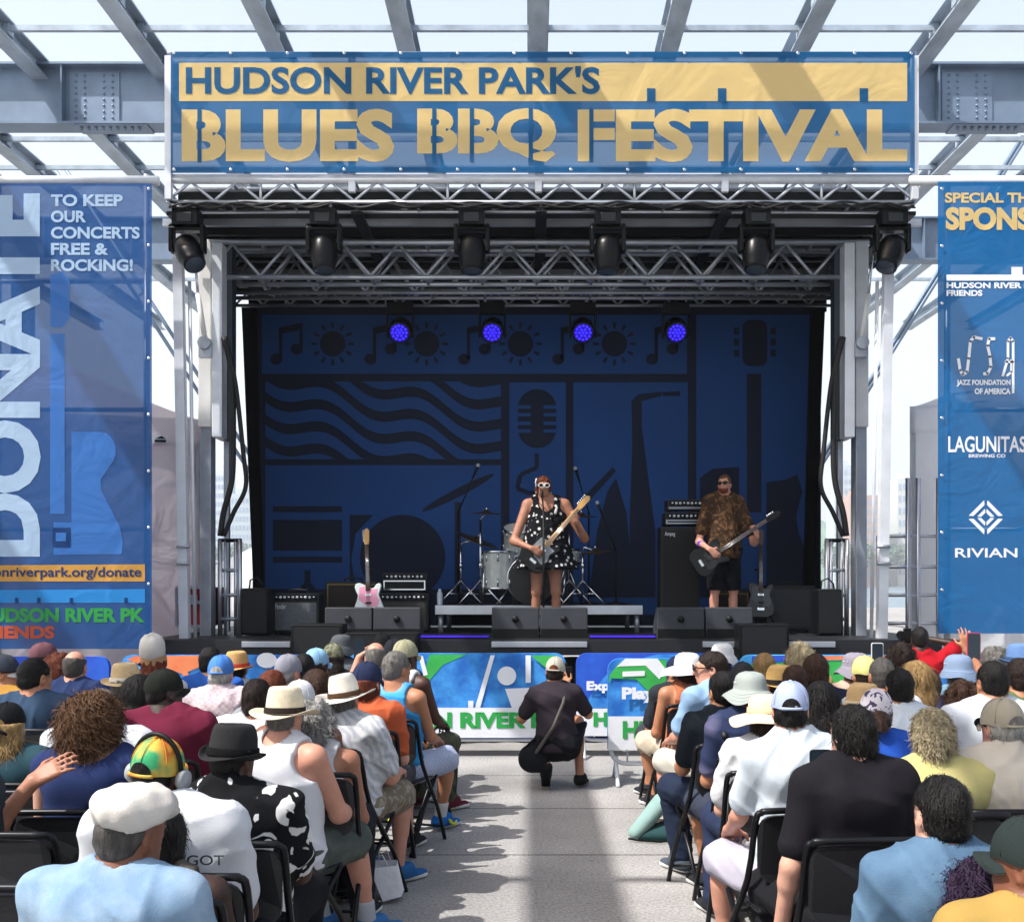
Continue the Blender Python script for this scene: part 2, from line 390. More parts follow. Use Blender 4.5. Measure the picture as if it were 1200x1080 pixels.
for f_ in (lambda px: px, lambda px: 1250 - px):  # wings added to the roof edge to close sun gaps above the blocking sheet
    a_ = [(PX(f_(241), 12.8), 12.8), (PX(f_(241), 14.95), 14.95), (PX(f_(300), 14.95), 14.95), (PX(f_(262), 12.8), 12.8)]
    m.add([(x, y, z) for z in (5.665, 5.679) for x, y in a_], [(0, 1, 2, 3), (4, 5, 6, 7), (0, 1, 5, 4), (1, 2, 6, 5), (2, 3, 7, 6), (3, 0, 4, 7)], BLK)
for k in range(9):
    y = 12.2 + k * .33; m.box(XL, XR, y, y + .05, 5.60, 5.677, BLK if k % 3 else ALUG)
for k in range(5): m.box(XL + .2 + k * 1.95, XL + .32 + k * 1.95, SF + .12, 15.1, 5.56, 5.598, BLK)
m.build('roof', ST)
def truss(D, x0, x1, zt, zb, rt, rb, pitch, mt, mtop=None, rbr=.018, verts=0, depth=0.):
    m = MB()
    for y in ([D] if not depth else [D, D + depth]):
        m.bar((x0, y, zt), (x1, y, zt), rt if y == D else rb, mtop or mt, 10); m.bar((x0, y, zb), (x1, y, zb), rb, mt, 8)
        n = max(1, round((x1 - x0) / pitch)); p = (x1 - x0) / n
        for i in range(n):
            xa = x0 + i * p
            m.bar((xa, y, zb + rb * .5), (xa + p / 2, y, zt - rt * .5), rbr, mt, 6); m.bar((xa + p / 2, y, zt - rt * .5), (xa + p, y, zb + rb * .5), rbr, mt, 6)
        for i in range(verts):
            xa = x0 + (i + .5) * (x1 - x0) / verts; m.bar((xa, y, zb), (xa, y, zt), rbr, mt, 6)
    if depth:
        n = 12
        for i in range(n + 1):
            xa = x0 + (x1 - x0) * i / n; m.bar((xa, D, zb), (xa, D + depth, zb), rbr, mt, 6); m.bar((xa, D, zt), (xa, D + depth, zt), rbr, mt, 6)
    return m
truss(SF, PX(196, SF), PX(1072, SF), PZ(210, SF), PZ(237, SF), .05, .022, .49, ALU, ALUP, .016, 4, .3).build('front_truss', ST)
for sd_ in range(3):                                            # cables tied along the lower chord
    m = MB(); pts = [(PX(200 + 870 * t / 60, SF), SF - .03 - .02 * sd_ + .015 * math.sin(t * 1.7 + sd_), PZ(238, SF) - .012 * sd_ - .05 * abs(math.sin(t * (.52 + .13 * sd_) + sd_)) ** 2) for t in range(61)]
    m.tube(curve_pts(pts, 2), .011, BLKR, 6); m.build('truss_cable', ST)
truss(12.5, PX(240, 12.5), PX(1018, 12.5), PZ(284, 12.5), PZ(325, 12.5), .035, .03, .6, ALUG, None, .02, 0, .3).build('ceiling_truss', ST)
truss(13.5, PX(255, 13.5), PX(1005, 13.5), PZ(298, 13.5), PZ(343, 13.5), .032, .026, .6, ALUG, None, .018, 0, .25).build('ceiling_truss', ST)
truss(14.5, PX(276, 14.5), PX(980, 14.5), PZ(340, 14.5), PZ(358, 14.5), .028, .022, .36, ALUG, None, .014, 6).build('ceiling_truss', ST)
for sg in (-1, 1):
    f = lambda px: px if sg < 0 else 1250 - px
    bx = lambda mb, a, c, D0, D1, y0, y1, mt: mb.box(min(PX(f(a), D0), PX(f(c), D0)), max(PX(f(a), D0), PX(f(c), D0)), D0, D1, PZ(y1, D0), PZ(y0, D0), mt)
    m = MB(); bx(m, 232, 247, 12.45, 12.75, 282, 500, WHITEP); bx(m, 248, 260, 12.3, 12.7, 284, 512, ALUP); bx(m, 234, 247, 12.5, 12.7, 500, 752, ALUG)
    m.build('mast', ST, .008)
    m = MB(); bx(m, 261, 272, 12.5, 12.68, 285, 515, mat('dark_grey_panel', '#343a44', .5, .3)); bx(m, 262, 268, 12.7, 12.78, 290, 740, ALUG); m.build('mast_housing', ST, .006)
    m = MB(); D = 12.25; m.bar(P(f(228), 300, D), P(f(232), 345, D), .018, CHROME); m.bar(P(f(232), 345, D), P(f(240), 396, D), .03, WHITEP)
    m.lathe([(0, -.05), (.07, -.05), (.07, .05), (0, .05)], ALUG, P(f(240), 402, D), 'Y', 16, sm=False); m.box(PX(f(240), D) - .07, PX(f(240), D) + .07, D, D + .1, PZ(418, D), PZ(405, D), ALUG); m.build('lift_ram', ST)
    m = MB(); m.beam(P(f(208), 236, 11.95), P(f(217), 752, 11.95), .10, .10, ALUP, (0, 1, 0)); m.bar(P(f(222), 330, 12), P(f(229), 752, 12), .02, ALUP)
    for y in (640, 660): m.bar(P(f(207), y, 11.88), P(f(222), y, 11.88), .02, ALUG)
    m.build('corner_post', ST)
    m = MB(); D = 12.28
    m.tube(curve_pts([P(f(262), 395, D), P(f(270), 430, D), P(f(273), 500, D), P(f(272), 560, D), P(f(262), 600, D), P(f(258), 628, D)]), .033, BLKR, 8)
    m.tube(curve_pts([P(f(264), 395, D), P(f(276), 450, D), P(f(285), 530, D), P(f(288), 570, D), P(f(274), 600, D), P(f(262), 628, D)]), .026, BLKR, 8)
    m.build('power_cable', ST)
    m = MB(); xa, xb = PX(f(241), 12.8), PX(f(241), 14.9); m.beam((xa, 12.8, 3.4), (xb, 14.9, 3.4), .02, 4.55, BLKF); m.build('sun_block_sheet', ST)  # added sheet, edge-on behind the mast, keeps sun off the backdrop
    m = MB(); D = 14.68; q = [P(f(x), y, D) for x, y in ((283, 360), (299, 360), (309, 745), (299, 745))]
    pts = [(p.x, p.z) for p in q]
    if sg < 0: pts = pts[::-1]
    m.prism(pts, D, D + .08, BLKF); m.build('side_drape', ST)
    m = MB(); D = 12.7
    for px in (258, 264, 276, 281): m.bar(P(f(px), 632, D), P(f(px), 748, D), .028 if px in (258, 281) else .02, ALU)
    for y in (633, 668, 697, 725): m.bar(P(f(256), y, D), P(f(283), y, D), .022, ALUG if y > 640 else BLK)
    tag(m.build('railing'), 'low aluminium ladder railing at the %s edge of the stage' % ('left' if sg < 0 else 'right'), 'railing')
# right side shelving scaffold
m = MB(); D = 12.9
for px in (1030, 1064, 1076, 1100): m.bar(P(px, 560 if px > 1040 else 628, D), (PX(px, D), D, 0), .03, ALU)
for y in (628, 664, 697, 730): m.bar(P(1028, y, D), P(1104, y, D), .02, ALU)
tag(m.build('pipe_scaffold'), 'small aluminium scaffold rack with crossbars beside the white tent', 'scaffold')

# backdrop -------------------------------------------------------------
BD = 14.8
NAVY = mat('backdrop_navy', '#121c33', .85, 0, .15, 1., .1, 4); BLUEP = mat('backdrop_blue', '#16447f', .85, 0, .12, .6, .1, 4)
m = MB(); m.box(PX(296, BD), PX(962, BD), BD, BD + .03, DK + .02, PZ(360, BD), NAVY)
def px2(pts, D=BD): return [(PX(x, D), PZ(y, D)) for x, y in pts]
def R(x0, y0, x1, y1): return px2([(x0, y1), (x1, y1), (x1, y0), (x0, y0)])
bl = lambda pts: m.flat(pts, BD - .004, BLUEP)
nv = lambda pts: m.flat(pts, BD - .008, NAVY)
bl(R(307, 369, 805, 438)); bl(R(311, 545, 587, 690)); bl(R(597, 448, 663, 690)); bl(R(672, 448, 806, 720)); bl(R(816, 369, 953, 715))
for k in range(5):                                              # notes and suns
    x = 321 + 110 * k
    nv(px2(circ(x + 3, -421, 7)) if False else [(PX(x + 3 + 7 * math.cos(t * .3), BD), PZ(421 + 6.5 * math.sin(t * .3), BD)) for t in range(21)])
    if k < 5: nv([(PX(x + 27 + 7 * math.cos(t * .3), BD), PZ(409 + 6.5 * math.sin(t * .3), BD)) for t in range(21)])
    nv(R(x + 6, 386, x + 10, 421)); nv(R(x + 30, 380, x + 34, 409)); nv(px2([(x + 6, 392), (x + 34, 386), (x + 34, 378), (x + 6, 384)]))
    cx, cy = x + 69, 403
    if k < 4:
        nv([(PX(cx + 15 * math.cos(t * .21), BD), PZ(cy + 15 * math.sin(t * .21), BD)) for t in range(30)])
        for t in range(12):
            a = t * math.pi / 6; c_, s_ = math.cos(a), math.sin(a)
            nv(px2([(cx + c_ * 18 - s_ * 1.2, cy + s_ * 18 + c_ * 1.2), (cx + c_ * 25 - s_ * 2, cy + s_ * 25 + c_ * 2), (cx + c_ * 25 + s_ * 2, cy + s_ * 25 - c_ * 2), (cx + c_ * 18 + s_ * 1.2, cy + s_ * 18 - c_ * 1.2)]))
for k in range(-6, 8):                                          # waves, clipped to their panel
    prev = []
    for i in range(0, 70):
        x = 311 + i * 4.0; yc = 447 + 26 * k + (x - 311) * .34 + 9 * math.sin((x - 311) * .057 + .6)
        prev.append((x, yc - 7, yc + 7))
    for (xa, ta, ba), (xb, tb, bb) in zip(prev, prev[1:]):
        cl = lambda y: min(538, max(447, y))
        if cl(ba) - cl(ta) > .3 or cl(bb) - cl(tb) > .3: bl(px2([(xa, cl(ba)), (xb, cl(bb)), (xb, cl(tb) - .001), (xa, cl(ta) - .001)]))
for y0, y1 in ((593, 600), (609, 645), (652, 659)): nv(R(320, y0, 401, y1))
nv(px2([(357, 668), (364, 668), (364, 682), (378, 700), (370, 700), (360, 688), (350, 700), (342, 700), (357, 682)]))
nv([(PX(472 + 50 * math.cos(t * .126), BD), PZ(653 + 50 * math.sin(t * .126), BD)) for t in range(50)])
nv(px2([(410, 603), (438, 603), (417, 625), (412, 655), (417, 690), (410, 690)]))
nv([(PX(537 + 42 * math.cos(t * .2) - 3 * math.sin(t * .2), BD), PZ(577 - 21 * math.cos(t * .2) + 7 * math.sin(t * .2), BD)) for t in range(32)]); nv(R(533, 588, 540, 690))
nv(rrect(PX(607, BD), PX(652, BD), PZ(525, BD), PZ(456, BD), .25)); nvb = lambda pts: m.flat(pts, BD - .012, BLUEP)
for y in (475, 484, 494, 503): nvb(R(606, y, 622, y + 4)); nvb(R(637, y, 653, y + 4))
for a, c in (((629, 531), (629, 548)), ((629, 548), (610, 556)), ((610, 556), (606, 572)), ((606, 572), (620, 578)), ((620, 578), (640, 576))):
    (ax, ay), (cx, cy) = a, c; L_ = math.hypot(cx - ax, cy - ay); nx, ny = -(cy - ay) / L_ * 2.5, (cx - ax) / L_ * 2.5
    nv(px2([(ax + nx, ay + ny), (cx + nx, cy + ny), (cx - nx, cy - ny), (ax - nx, ay - ny)]))
nv(px2([(740, 470), (748, 462), (775, 459), (775, 464), (752, 470), (752, 500), (768, 622), (768, 700), (738, 700), (738, 600), (741, 520)])); nv(px2([(775, 460), (797, 458), (797, 464), (777, 464)]))
nv(px2([(700, 620), (712, 575), (722, 560), (734, 600), (738, 640), (738, 700), (690, 700)])); nv(px2([(676, 590), (718, 547), (722, 552), (682, 596)]))
nv(rrect(PX(870, BD), PX(899, BD), PZ(429, BD), PZ(375, BD), .1)); nv(R(875, 438, 892, 600))
for k in range(3):
    y = 388 + 13 * k; nv(R(860, y - 4, 866, y + 4)); nv(R(903, y - 4, 909, y + 4))
nv(px2([(820, 560), (835, 549), (866, 547), (866, 700), (820, 700)])); nv(px2([(898, 565), (920, 562), (934, 556), (940, 575), (933, 605), (936, 625), (950, 660), (952, 715), (866, 715), (866, 690), (898, 690)]))
m.box(PX(290, BD), PX(970, BD), BD + .05, BD + .08, PZ(364, BD), 5.70, BLKF)
BACK = m.build('stage_backdrop'); tag(BACK, 'big dark blue backdrop printed with drums, waves and instruments at the back of the stage', 'backdrop')

# top banner -------------------------------------------------------------
D = 11.5; BLUEB = banner_mat('mesh_banner_blue', '#05639a', .17, transl=.4); YEL = banner_mat('banner_yellow', '#ffdb92', .06, transl=.45); DB = banner_mat('banner_dark_blue', '#0a5d90', .08)
TB = thing('banner', 'wide blue and yellow festival name banner above the stage', 'banner', (PX(635, D), D, PZ(205, D)))
m = MB()
def wob(x, z): return .0015 * math.sin(x * 1.3 + z * 2.1)
def bfn(x0, x1, y0, y1, D_, edge=None):
    def f(u, v):
        x, z = PX(x0 + (x1 - x0) * u, D_), PZ(y1 + (y0 - y1) * v, D_)
        return (x, D_ + wob(x, z), z)
    return f
m.grid(bfn(200, 1072, 61, 203, D), 80, 14, BLUEB); m.build('fabric', TB)
m = MB()
def warp(p): return (p[0], p[1] + wob(p[0], p[2]), p[2])
def gridrect(mb, x0, y0, x1, y1, D_, off, mt, n=40):
    def f(u, v):
        x, z = PX(x0 + (x1 - x0) * u, D_), PZ(y1 + (y0 - y1) * v, D_); return (x, D_ - off + wob(x, z), z)
    mb.grid(f, n, 4, mt)
gridrect(m, 210, 74, 1063, 119, D, .0045, YEL, 80); m.build('yellow_panel', TB)
m = MB(); m.text("HUDSON RIVER PARK'S", PX(218, D), PX(703, D), PZ(111, D), PZ(78, D), D - .0085, DB, .03, xf=warp)
for x in (763, 846, 1012):
    m.mark(); gridrect(m, x - 5, 104, x + 5, 119.5, D, .0085, DB, 2)
m.build_each('lettering', TB)
m = MB()
for t, a, c in (('BLUES', 213, 462), ('BBQ', 489, 652), ('FESTIVAL', 677, 1063)):
    m.text(t, PX(a, D), PX(c, D), PZ(190, D), PZ(128 if t != 'BBQ' else 127, D), D - .005, YEL, .045, xf=warp)
m.build_each('lettering', TB)
m = MB()
for x, y0, y1 in ((234, 128, 190), (509, 128, 190), (553, 128, 190), (622, 128, 190), (693, 128, 190)): m.mark(); gridrect(m, x - 2.5, y0 - 1, x + 2.5, y1 + 1, D, .0085, DB, 2)
m.build_each('stencil_cut', TB)
m = MB()
for x in (411, 631, 851): m.box(PX(x, D) - .035, PX(x, D) + .035, D + .06, D + .12, PZ(222, D), PZ(62, D), ALUP)
for x in (196, 1074): m.box(PX(x, D) - .035, PX(x, D) + .03, D + .02, D + .09, PZ(232, D), PZ(64, D), ALUP)
m.bar(P(196, 63, D + .1), P(1074, 63, D + .1), .02, ALUG)
m.build('support_frame', TB)
m = MB()
for k in range(14):
    x = PX(205 + k * 66.3, D)
    for z in (PZ(64, D), PZ(200, D)): m.lathe([(.005, -.004), (.017, -.004), (.017, 0)], CHROME, (x, D - .03 + wob(x, z), z), 'Y', 10)
m.build('eyelet', TB)
m = MB(); gridrect(m, 202, 61, 1070, 68, D, .005, DB, 80); gridrect(m, 202, 196, 1070, 202, D, .005, DB, 80); m.build('hem', TB)
# scaffold pipes carrying the side banners
for a, c, wd in ((-190, 186, 'left'), (1066, 1440, 'right')):
    m = MB(); D = 11.4; m.bar(P(a, 212, D), P(c, 212, D), .05, ALUP, 10)
    for px in (a + 12 if a < 0 else a + 44, (a + c) / 2, c - 14):
        m.bar((PX(px, 11.9), 11.9, 0), P(px, 205, 11.9), .035, ALUG); m.bar(P(px, 209, D), P(px, 209, 11.9), .03, ALUG)
        m.box(PX(px, 11.9) - .12, PX(px, 11.9) + .12, 11.78, 12.02, 0, .02, ALUG)
    for y in (330, 480, 620): m.bar(P(a + (12 if a < 0 else 44), y, 11.9), P(c - 14, y, 11.9), .025, ALUG)
    tag(m.build('banner_scaffold'), 'silver scaffold pipe frame carrying the %s side banner' % wd, 'scaffold')
# left banner
D = 11.3; LB = banner_mat('donate_blue', '#034580', .10, transl=.2); PALE = banner_mat('banner_pale', '#b4cfe8', .08); MIDB = banner_mat('banner_mid_blue', '#3f7cc8', .15); SKYB = banner_mat('banner_sky', '#2f94dd', .1); GRN = banner_mat('banner_green', '#37a64b', .05); ORG = banner_mat('banner_orange', '#cf5a35', .05); NAVB = banner_mat('banner_navy', '#123a70', .08); WHT = mat('print_white', '#d5dae0', .7, 0, .05)
LBN = thing('banner', 'tall blue donation banner with big sideways letters and a guitar, left of the stage', 'banner', (PX(20, D), D, PZ(760, D)))
m = MB(); m.grid(bfn(-150, 178, 215, 760, D), 40, 50, LB); m.build('fabric', LBN)
m = MB(); m.text('DONATE', PX(-36, D), PX(48, D), PZ(652, D), PZ(227, D), D - .005, PALE, .045, rot=True, xf=warp)
for k, (t, x1) in enumerate((('TO KEEP', 144), ('OUR', 101), ('CONCERTS', 164), ('FREE &', 127), ('ROCKING!', 156))):
    y = 228 + 19 * k; m.text(t, PX(60, D), PX(x1, D), PZ(y + 14, D), PZ(y, D), D - .005, PALE, .035, xf=warp)
m.build_each('lettering', LBN)
m = MB()
q2 = lambda pts: [(PX(x, D), PZ(y, D)) for x, y in pts]
m.flat(q2([(59, 383), (59, 322), (74, 318), (82, 330), (82, 372), (74, 384)]), D - .005, MIDB); m.flat(q2([(59, 602), (59, 391), (76, 391), (76, 602)]), D - .005, MIDB)
bod = [(84, 506)] + [(118 + 18 * math.sin(t * .35), 528 - 22 * math.cos(t * .35)) for t in range(0, 8)] + [(118, 562), (119, 575), (130, 596), (141, 618), (144, 635), (143, 649), (63, 650), (63, 612), (84, 612)]
m.flat(q2(bod), D - .005, MIDB); m.build('guitar_print', LBN)
m = MB()
for a in ((62, 618, 83, 641),): m.flat(q2([(a[0], a[3]), (a[2], a[3]), (a[2], a[1]), (a[0], a[1])]), D - .009, NAVB); m.flat(q2([(66, 634), (78, 634), (78, 624), (66, 624)]), D - .013, MIDB)
m.build('guitar_bridge_print', LBN)
m = MB(); m.flat(q2([(-140, 681), (170, 681), (170, 661), (-140, 663)]), D - .005, banner_mat('banner_amber', '#d9a04a', .05)); m.build('web_address_panel', LBN)
m = MB(); m.text('hudsonriverpark.org/donate', PX(-42, D), PX(166, D), PZ(679, D), PZ(664, D), D - .009, NAVB, .02); m.build_each('lettering', LBN)
m = MB(); m.flat(q2([(-140, 706), (170, 706), (170, 690), (-140, 692)]), D - .005, SKYB)
for x in (20, 46, 84, 148): m.flat(q2([(x - 2, 706.5), (x + 2, 706.5), (x + 2, 700), (x - 2, 700)]), D - .009, NAVB)
m.build('bridge_print', LBN)
m = MB(); m.text('HUDSON RIVER PK', PX(-26, D), PX(170, D), PZ(729, D), PZ(712, D), D - .005, GRN, .045); m.text('FRIENDS', PX(-26, D), PX(64, D), PZ(748, D), PZ(733, D), D - .005, ORG, .045); m.build_each('lettering', LBN)
m = MB()
for k in range(9): m.lathe([(.005, -.004), (.016, -.004), (.016, 0)], CHROME, (PX(175, D), D - .02, PZ(222 + 66 * k, D)), 'Y', 10)
m.build('eyelet', LBN)
# right banner
D = 11.3; RBN = thing('banner', 'tall blue sponsor banner with white logos, right of the stage', 'banner', (PX(1250, D), D, PZ(740, D)))
m = MB(); m.grid(bfn(1099, 1425, 213, 742, D), 40, 50, banner_mat('sponsor_blue', '#05609a', .06, transl=.25)); m.build('fabric', RBN)
m = MB(); m.text('SPECIAL THANKS TO OUR', PX(1107, D), PX(1335, D), PZ(238, D), PZ(226, D), D - .005, YEL, .035, xf=warp); m.text('SPONSORS', PX(1108, D), PX(1270, D), PZ(270, D), PZ(243, D), D - .005, YEL, .05, xf=warp); m.build_each('lettering', RBN)
m = MB(); m.text('HUDSON RIVER PK', PX(1109, D), PX(1215, D), PZ(338, D), PZ(331, D), D - .005, WHT, .04); m.text('FRIENDS', PX(1109, D), PX(1151, D), PZ(347, D), PZ(340, D), D - .005, WHT, .04)
m.text('JAZZ FOUNDATION', PX(1121, D), PX(1184, D), PZ(453, D), PZ(445, D), D - .005, WHT, .04); m.text('OF AMERICA', PX(1142, D), PX(1184, D), PZ(462, D), PZ(455, D), D - .005, WHT, .04)
m.text('LAGUNITAS', PX(1111, D), PX(1202, D), PZ(530, D), PZ(511, D), D - .005, WHT, .02); m.text('BREWING CO', PX(1135, D), PX(1178, D), PZ(536, D), PZ(532, D), D - .005, WHT, .02)
m.text('RIVIAN', PX(1119, D), PX(1192, D), PZ(653, D), PZ(642, D), D - .005, WHT, .015); m.build_each('lettering', RBN)
m = MB(); m.flat(q2([(1109, 329), (1260, 329), (1260, 322), (1109, 322)]), D - .005, WHT)
m.flat(q2([(1185, 322), (1198, 322), (1198, 313), (1185, 313)]), D - .005, WHT)
def stroke(pts, r=1.3, mt=WHT, mb=None):
    for (ax, ay), (cx, cy) in zip(pts, pts[1:]):
        L_ = math.hypot(cx - ax, cy - ay) + 1e-6; nx, ny = -(cy - ay) / L_ * r, (cx - ax) / L_ * r; ex, ey = (cx - ax) / L_ * r * .6, (cy - ay) / L_ * r * .6
        mb.flat(q2([(ax + nx - ex, ay + ny - ey), (cx + nx + ex, cy + ny + ey), (cx - nx + ex, cy - ny + ey), (ax - nx - ex, ay - ny - ey)]), D - .005, mt)
stroke([(1150, 397), (1141, 395), (1137, 400), (1135, 420), (1133, 436), (1128, 439), (1125, 434), (1123, 421)], 1.7, WHT, m)
stroke([(1165, 397), (1159, 397), (1157, 405), (1160, 418), (1161, 430), (1157, 438), (1153, 438)], 1.7, WHT, m)
stroke([(1175, 440), (1181, 420), (1181, 400), (1184, 396), (1187, 400), (1187, 460)], 1.5, WHT, m); stroke([(1180, 440), (1185, 436), (1185, 422)], 1.3, WHT, m); stroke([(1178, 424), (1187, 424)], 1.2, WHT, m)
m.build('logo_print', RBN)
m = MB()
cx, cy = 1155, 606
for ro, ri in ((22, 16), (11, 6)):
    for k in range(4):
        a = [(0, -1), (1, 0), (0, 1), (-1, 0)]; p, q = a[k], a[(k + 1) % 4]
        g = .09
        lerp = lambda A_, B_, t: (A_[0] + (B_[0] - A_[0]) * t, A_[1] + (B_[1] - A_[1]) * t)
        p1, q1 = lerp(p, q, g), lerp(p, q, 1 - g)
        m.flat(q2([(cx + p1[0] * ro, cy + p1[1] * ro), (cx + q1[0] * ro, cy + q1[1] * ro), (cx + q1[0] * ri, cy + q1[1] * ri), (cx + p1[0] * ri, cy + p1[1] * ri)]), D - .005, WHT)
m.build('diamond_emblem', RBN)
m = MB()
for k in range(8): m.lathe([(.005, -.004), (.016, -.004), (.016, 0)], CHROME, (PX(1103, D), D - .02, PZ(222 + 67 * k, D)), 'Y', 10)
m.build('eyelet', RBN)
# ---------------------------------------------------------------- tents beside the stage
TENT = banner_mat('tent_cloth', '#cfcbd2', 0, .8, transl=.5); TENTW = banner_mat('white_tent_cloth', '#f0f1f3', 0, .7, transl=.6)
def tent(label, x0, x1, y0, y1, eave, peak, mt, logo=False, rot=0.):
    r = thing('canopy_tent', label, 'tent', ((x0 + x1) / 2, (y0 + y1) / 2, 0)); cx, cy = (x0 + x1) / 2, (y0 + y1) / 2
    m = MB()
    cs = [(x0, y0), (x1, y0), (x1, y1), (x0, y1)]
    for k in range(4):
        a, c = cs[k], cs[(k + 1) % 4]
        def f(u, v, a=a, c=c):
            x = a[0] + (c[0] - a[0]) * u; y = a[1] + (c[1] - a[1]) * u
            z = eave + (peak - eave) * v ** 1.12 - .06 * math.sin(math.pi * u) * (1 - v)
            return (x + (cx - x) * v, y + (cy - y) * v, z)
        m.grid(f, 14, 12, mt)
    m.build('roof', r)
    m = MB()
    for k in range(4):
        a, c = cs[k], cs[(k + 1) % 4]
        m.grid(lambda u, v, a=a, c=c: (a[0] + (c[0] - a[0]) * u, a[1] + (c[1] - a[1]) * u, eave - .30 + .32 * v - .05 * math.sin(math.pi * u) * (1 - v)), 14, 2, mt)
    m.build('valance', r)
    m = MB()
    for k in (0, 1, 2, 3):
        a, c = cs[k], cs[(k + 1) % 4]
        def g(u, v, a=a, c=c):
            wv = .05 * math.sin(u * 13 + k) + .03 * math.sin(u * 31) * (1 - v); dx, dy = c[1] - a[1], -(c[0] - a[0]); L_ = math.hypot(dx, dy)
            return (a[0] + (c[0] - a[0]) * u - dx / L_ * (.06 + wv * .6), a[1] + (c[1] - a[1]) * u - dy / L_ * (.06 + wv * .6), .04 + (eave - .3) * v)
        m.grid(g, 40, 6, mt)
    m.build('wall', r)
    for (x, y) in cs:
        m = MB(); sx = .05 if x == x0 else -.05; sy = .05 if y == y0 else -.05; m.box(x + sx - .02, x + sx + .02, y + sy - .02, y + sy + .02, 0, eave - .02, ALUP); m.build('leg', r)
    if logo:
        m = MB(); X = PX(187, y0); Z = PZ(516, y0); m.box(X - .06, X + .13, y0 - .012, y0 - .004, Z - .05, Z + .05, mat('logo_grey', '#c9ced4', .7)); m.flat([(X - .03, Z), (X + .1, Z), (X + .05, Z + .035)], y0 - .014, BLK); m.box(X - .03, X + .1, y0 - .016, y0 - .0125, Z - .04, Z - .01, BLK); m.build('maker_patch', r)
    if rot:
        cx_, cy_ = (x1, y0) if rot > 0 else (x0, y0); v = Matrix.Rotation(rot, 3, 'Z') @ Vector((r.location.x - cx_, r.location.y - cy_, 0)); r.rotation_euler.z = rot; r.location = (cx_ + v.x, cy_ + v.y, 0)
tent('grey-white pointed canopy tent behind the left banner', -7.95, -3.92 - .02, 13.3, 16.9, PZ(493, 13.3), PZ(416, 14.6), TENT, True, math.radians(17.5))
tent('white canopy tent behind the right banner', PX(1066, 13.3), PX(1066, 13.3) + 4.2, 13.3, 16.8, PZ(478, 13.3), PZ(400, 15), TENTW, False, math.radians(-20))
def low_tent():
    r = thing('canopy_tent', 'small white tent roof far behind the left stage leg', 'tent', (PX(268, 19), 19, 0)); m = MB(); cx = PX(310, 19)
    m.lathe([(2.6, 0), (2.6, .25), (.05, 1.5)], TENTW, (cx, 20, 1.0), 'Z', 4); m.build('roof', r); m = MB(); m.lathe([(2.5, -.9), (2.5, .1)], TENTW, (cx, 20, 1.0), 'Z', 4); m.build('wall', r)
low_tent()
# flight case
r = thing('flight_case', 'red and silver flight case standing beside the left mast', 'flight case', (PX(225, 12.6), 12.6, DK)); RED = mat('case_red', '#8d1a22', .45)
x0, x1, z0, z1 = PX(207, 12.6), PX(246, 12.6), DK + .1, PZ(688, 12.6)
m = MB(); m.box(x0, x1, 12.6, 13.2, z0, z1, RED); m.build('body', r, .01)
m = MB()
for x in (x0, x1): m.box(x - .015, x + .015, 12.585, 12.62, z0, z1, ALU)
for z in (z0, z1, z0 + (z1 - z0) * .62): m.box(x0, x1, 12.583, 12.618, z - .018, z + .018, ALU)
m.box((x0 + x1) / 2 - .05, (x0 + x1) / 2 + .05, 12.575, 12.6, z0 + .25, z0 + .36, ALU); m.build('edge_trim', r)
for x in (x0 + .07, x1 - .07):
    m = MB(); m.lathe([(0, -.02), (.05, -.02), (.05, .02), (0, .02)], BLKR, (x, 12.7, DK + .052), 'X', 14); m.build('caster', r)

# ---------------------------------------------------------------- hanging stage lights
LAMP = mat('lamp_black', '#050506', .32, 0, .1, 6., spec=.18)
def moving_head(px, label, tilt, yaw):
    D = SF + .12; x = PX(px, D); zt = PZ(239, D); r = thing('moving_head_light', label, 'stage light', (x, D, zt), group='moving head lights on the front truss')
    m = MB(); m.tube([(x - .07, D - .02, zt + .02), (x - .07, D - .02, zt - .06)], .018, ALUG); m.tube([(x + .07, D - .02, zt + .02), (x + .07, D - .02, zt - .06)], .018, ALUG)
    m.box(x - .13, x + .13, D - .03, D + .01, zt - .085, zt - .055, BLK); m.build('clamp', r)
    m = MB(); m.box(x - .135, x + .135, D - .12, D + .12, zt - .25, zt - .075, LAMP); m.box(x - .08, x + .08, D - .135, D - .121, zt - .23, zt - .13, mat('dark_panel', '#0d0f12', .3)); m.build('base', r, .03)
    m = MB()
    for s_ in (-1, 1): m.box(x + s_ * .165 - .024, x + s_ * .165 + .024, D - .07, D + .07, zt - .52, zt - .22, LAMP)
    m.box(x - .185, x + .185, D - .075, D + .075, zt - .295, zt - .252, LAMP); m.build('yoke', r, .02)
    m = MB(); X = Matrix.Translation((x, D, zt - .49)) @ Matrix.Rotation(yaw, 4, 'Z') @ Matrix.Rotation(tilt, 4, 'X'); m.xf = X
    m.lathe([(0, .14), (.09, .135), (.13, .10), (.145, .03), (.145, -.06), (.135, -.14), (.115, -.2), (.115, -.235), (.1, -.24)], LAMP, n=22); m.build('lamp_head', r)
    m = MB(); m.xf = X; m.lathe([(.1, -.238), (.06, -.25), (0, -.255)], mat('lens_glass', '#39434f', .05), n=20); m.build('lens', r)
for px, l, t, y in ((220, 'black moving head lamp at the far left end of the front truss', -.7, .8), (380, 'black moving head lamp second from the left on the front truss', -.25, .2), (553, 'black moving head lamp just left of the middle of the front truss', -.2, .1),
                    (712, 'black moving head lamp just right of the middle of the front truss', -.15, -.1), (886, 'black moving head lamp second from the right on the front truss', -.3, -.3), (1045, 'black moving head lamp at the far right end of the front truss', -.55, -.8)):
    moving_head(px, l, t, y)
LEDM = mat('blue_led', '#2a1bff', .3, emit=2.2, var=0)
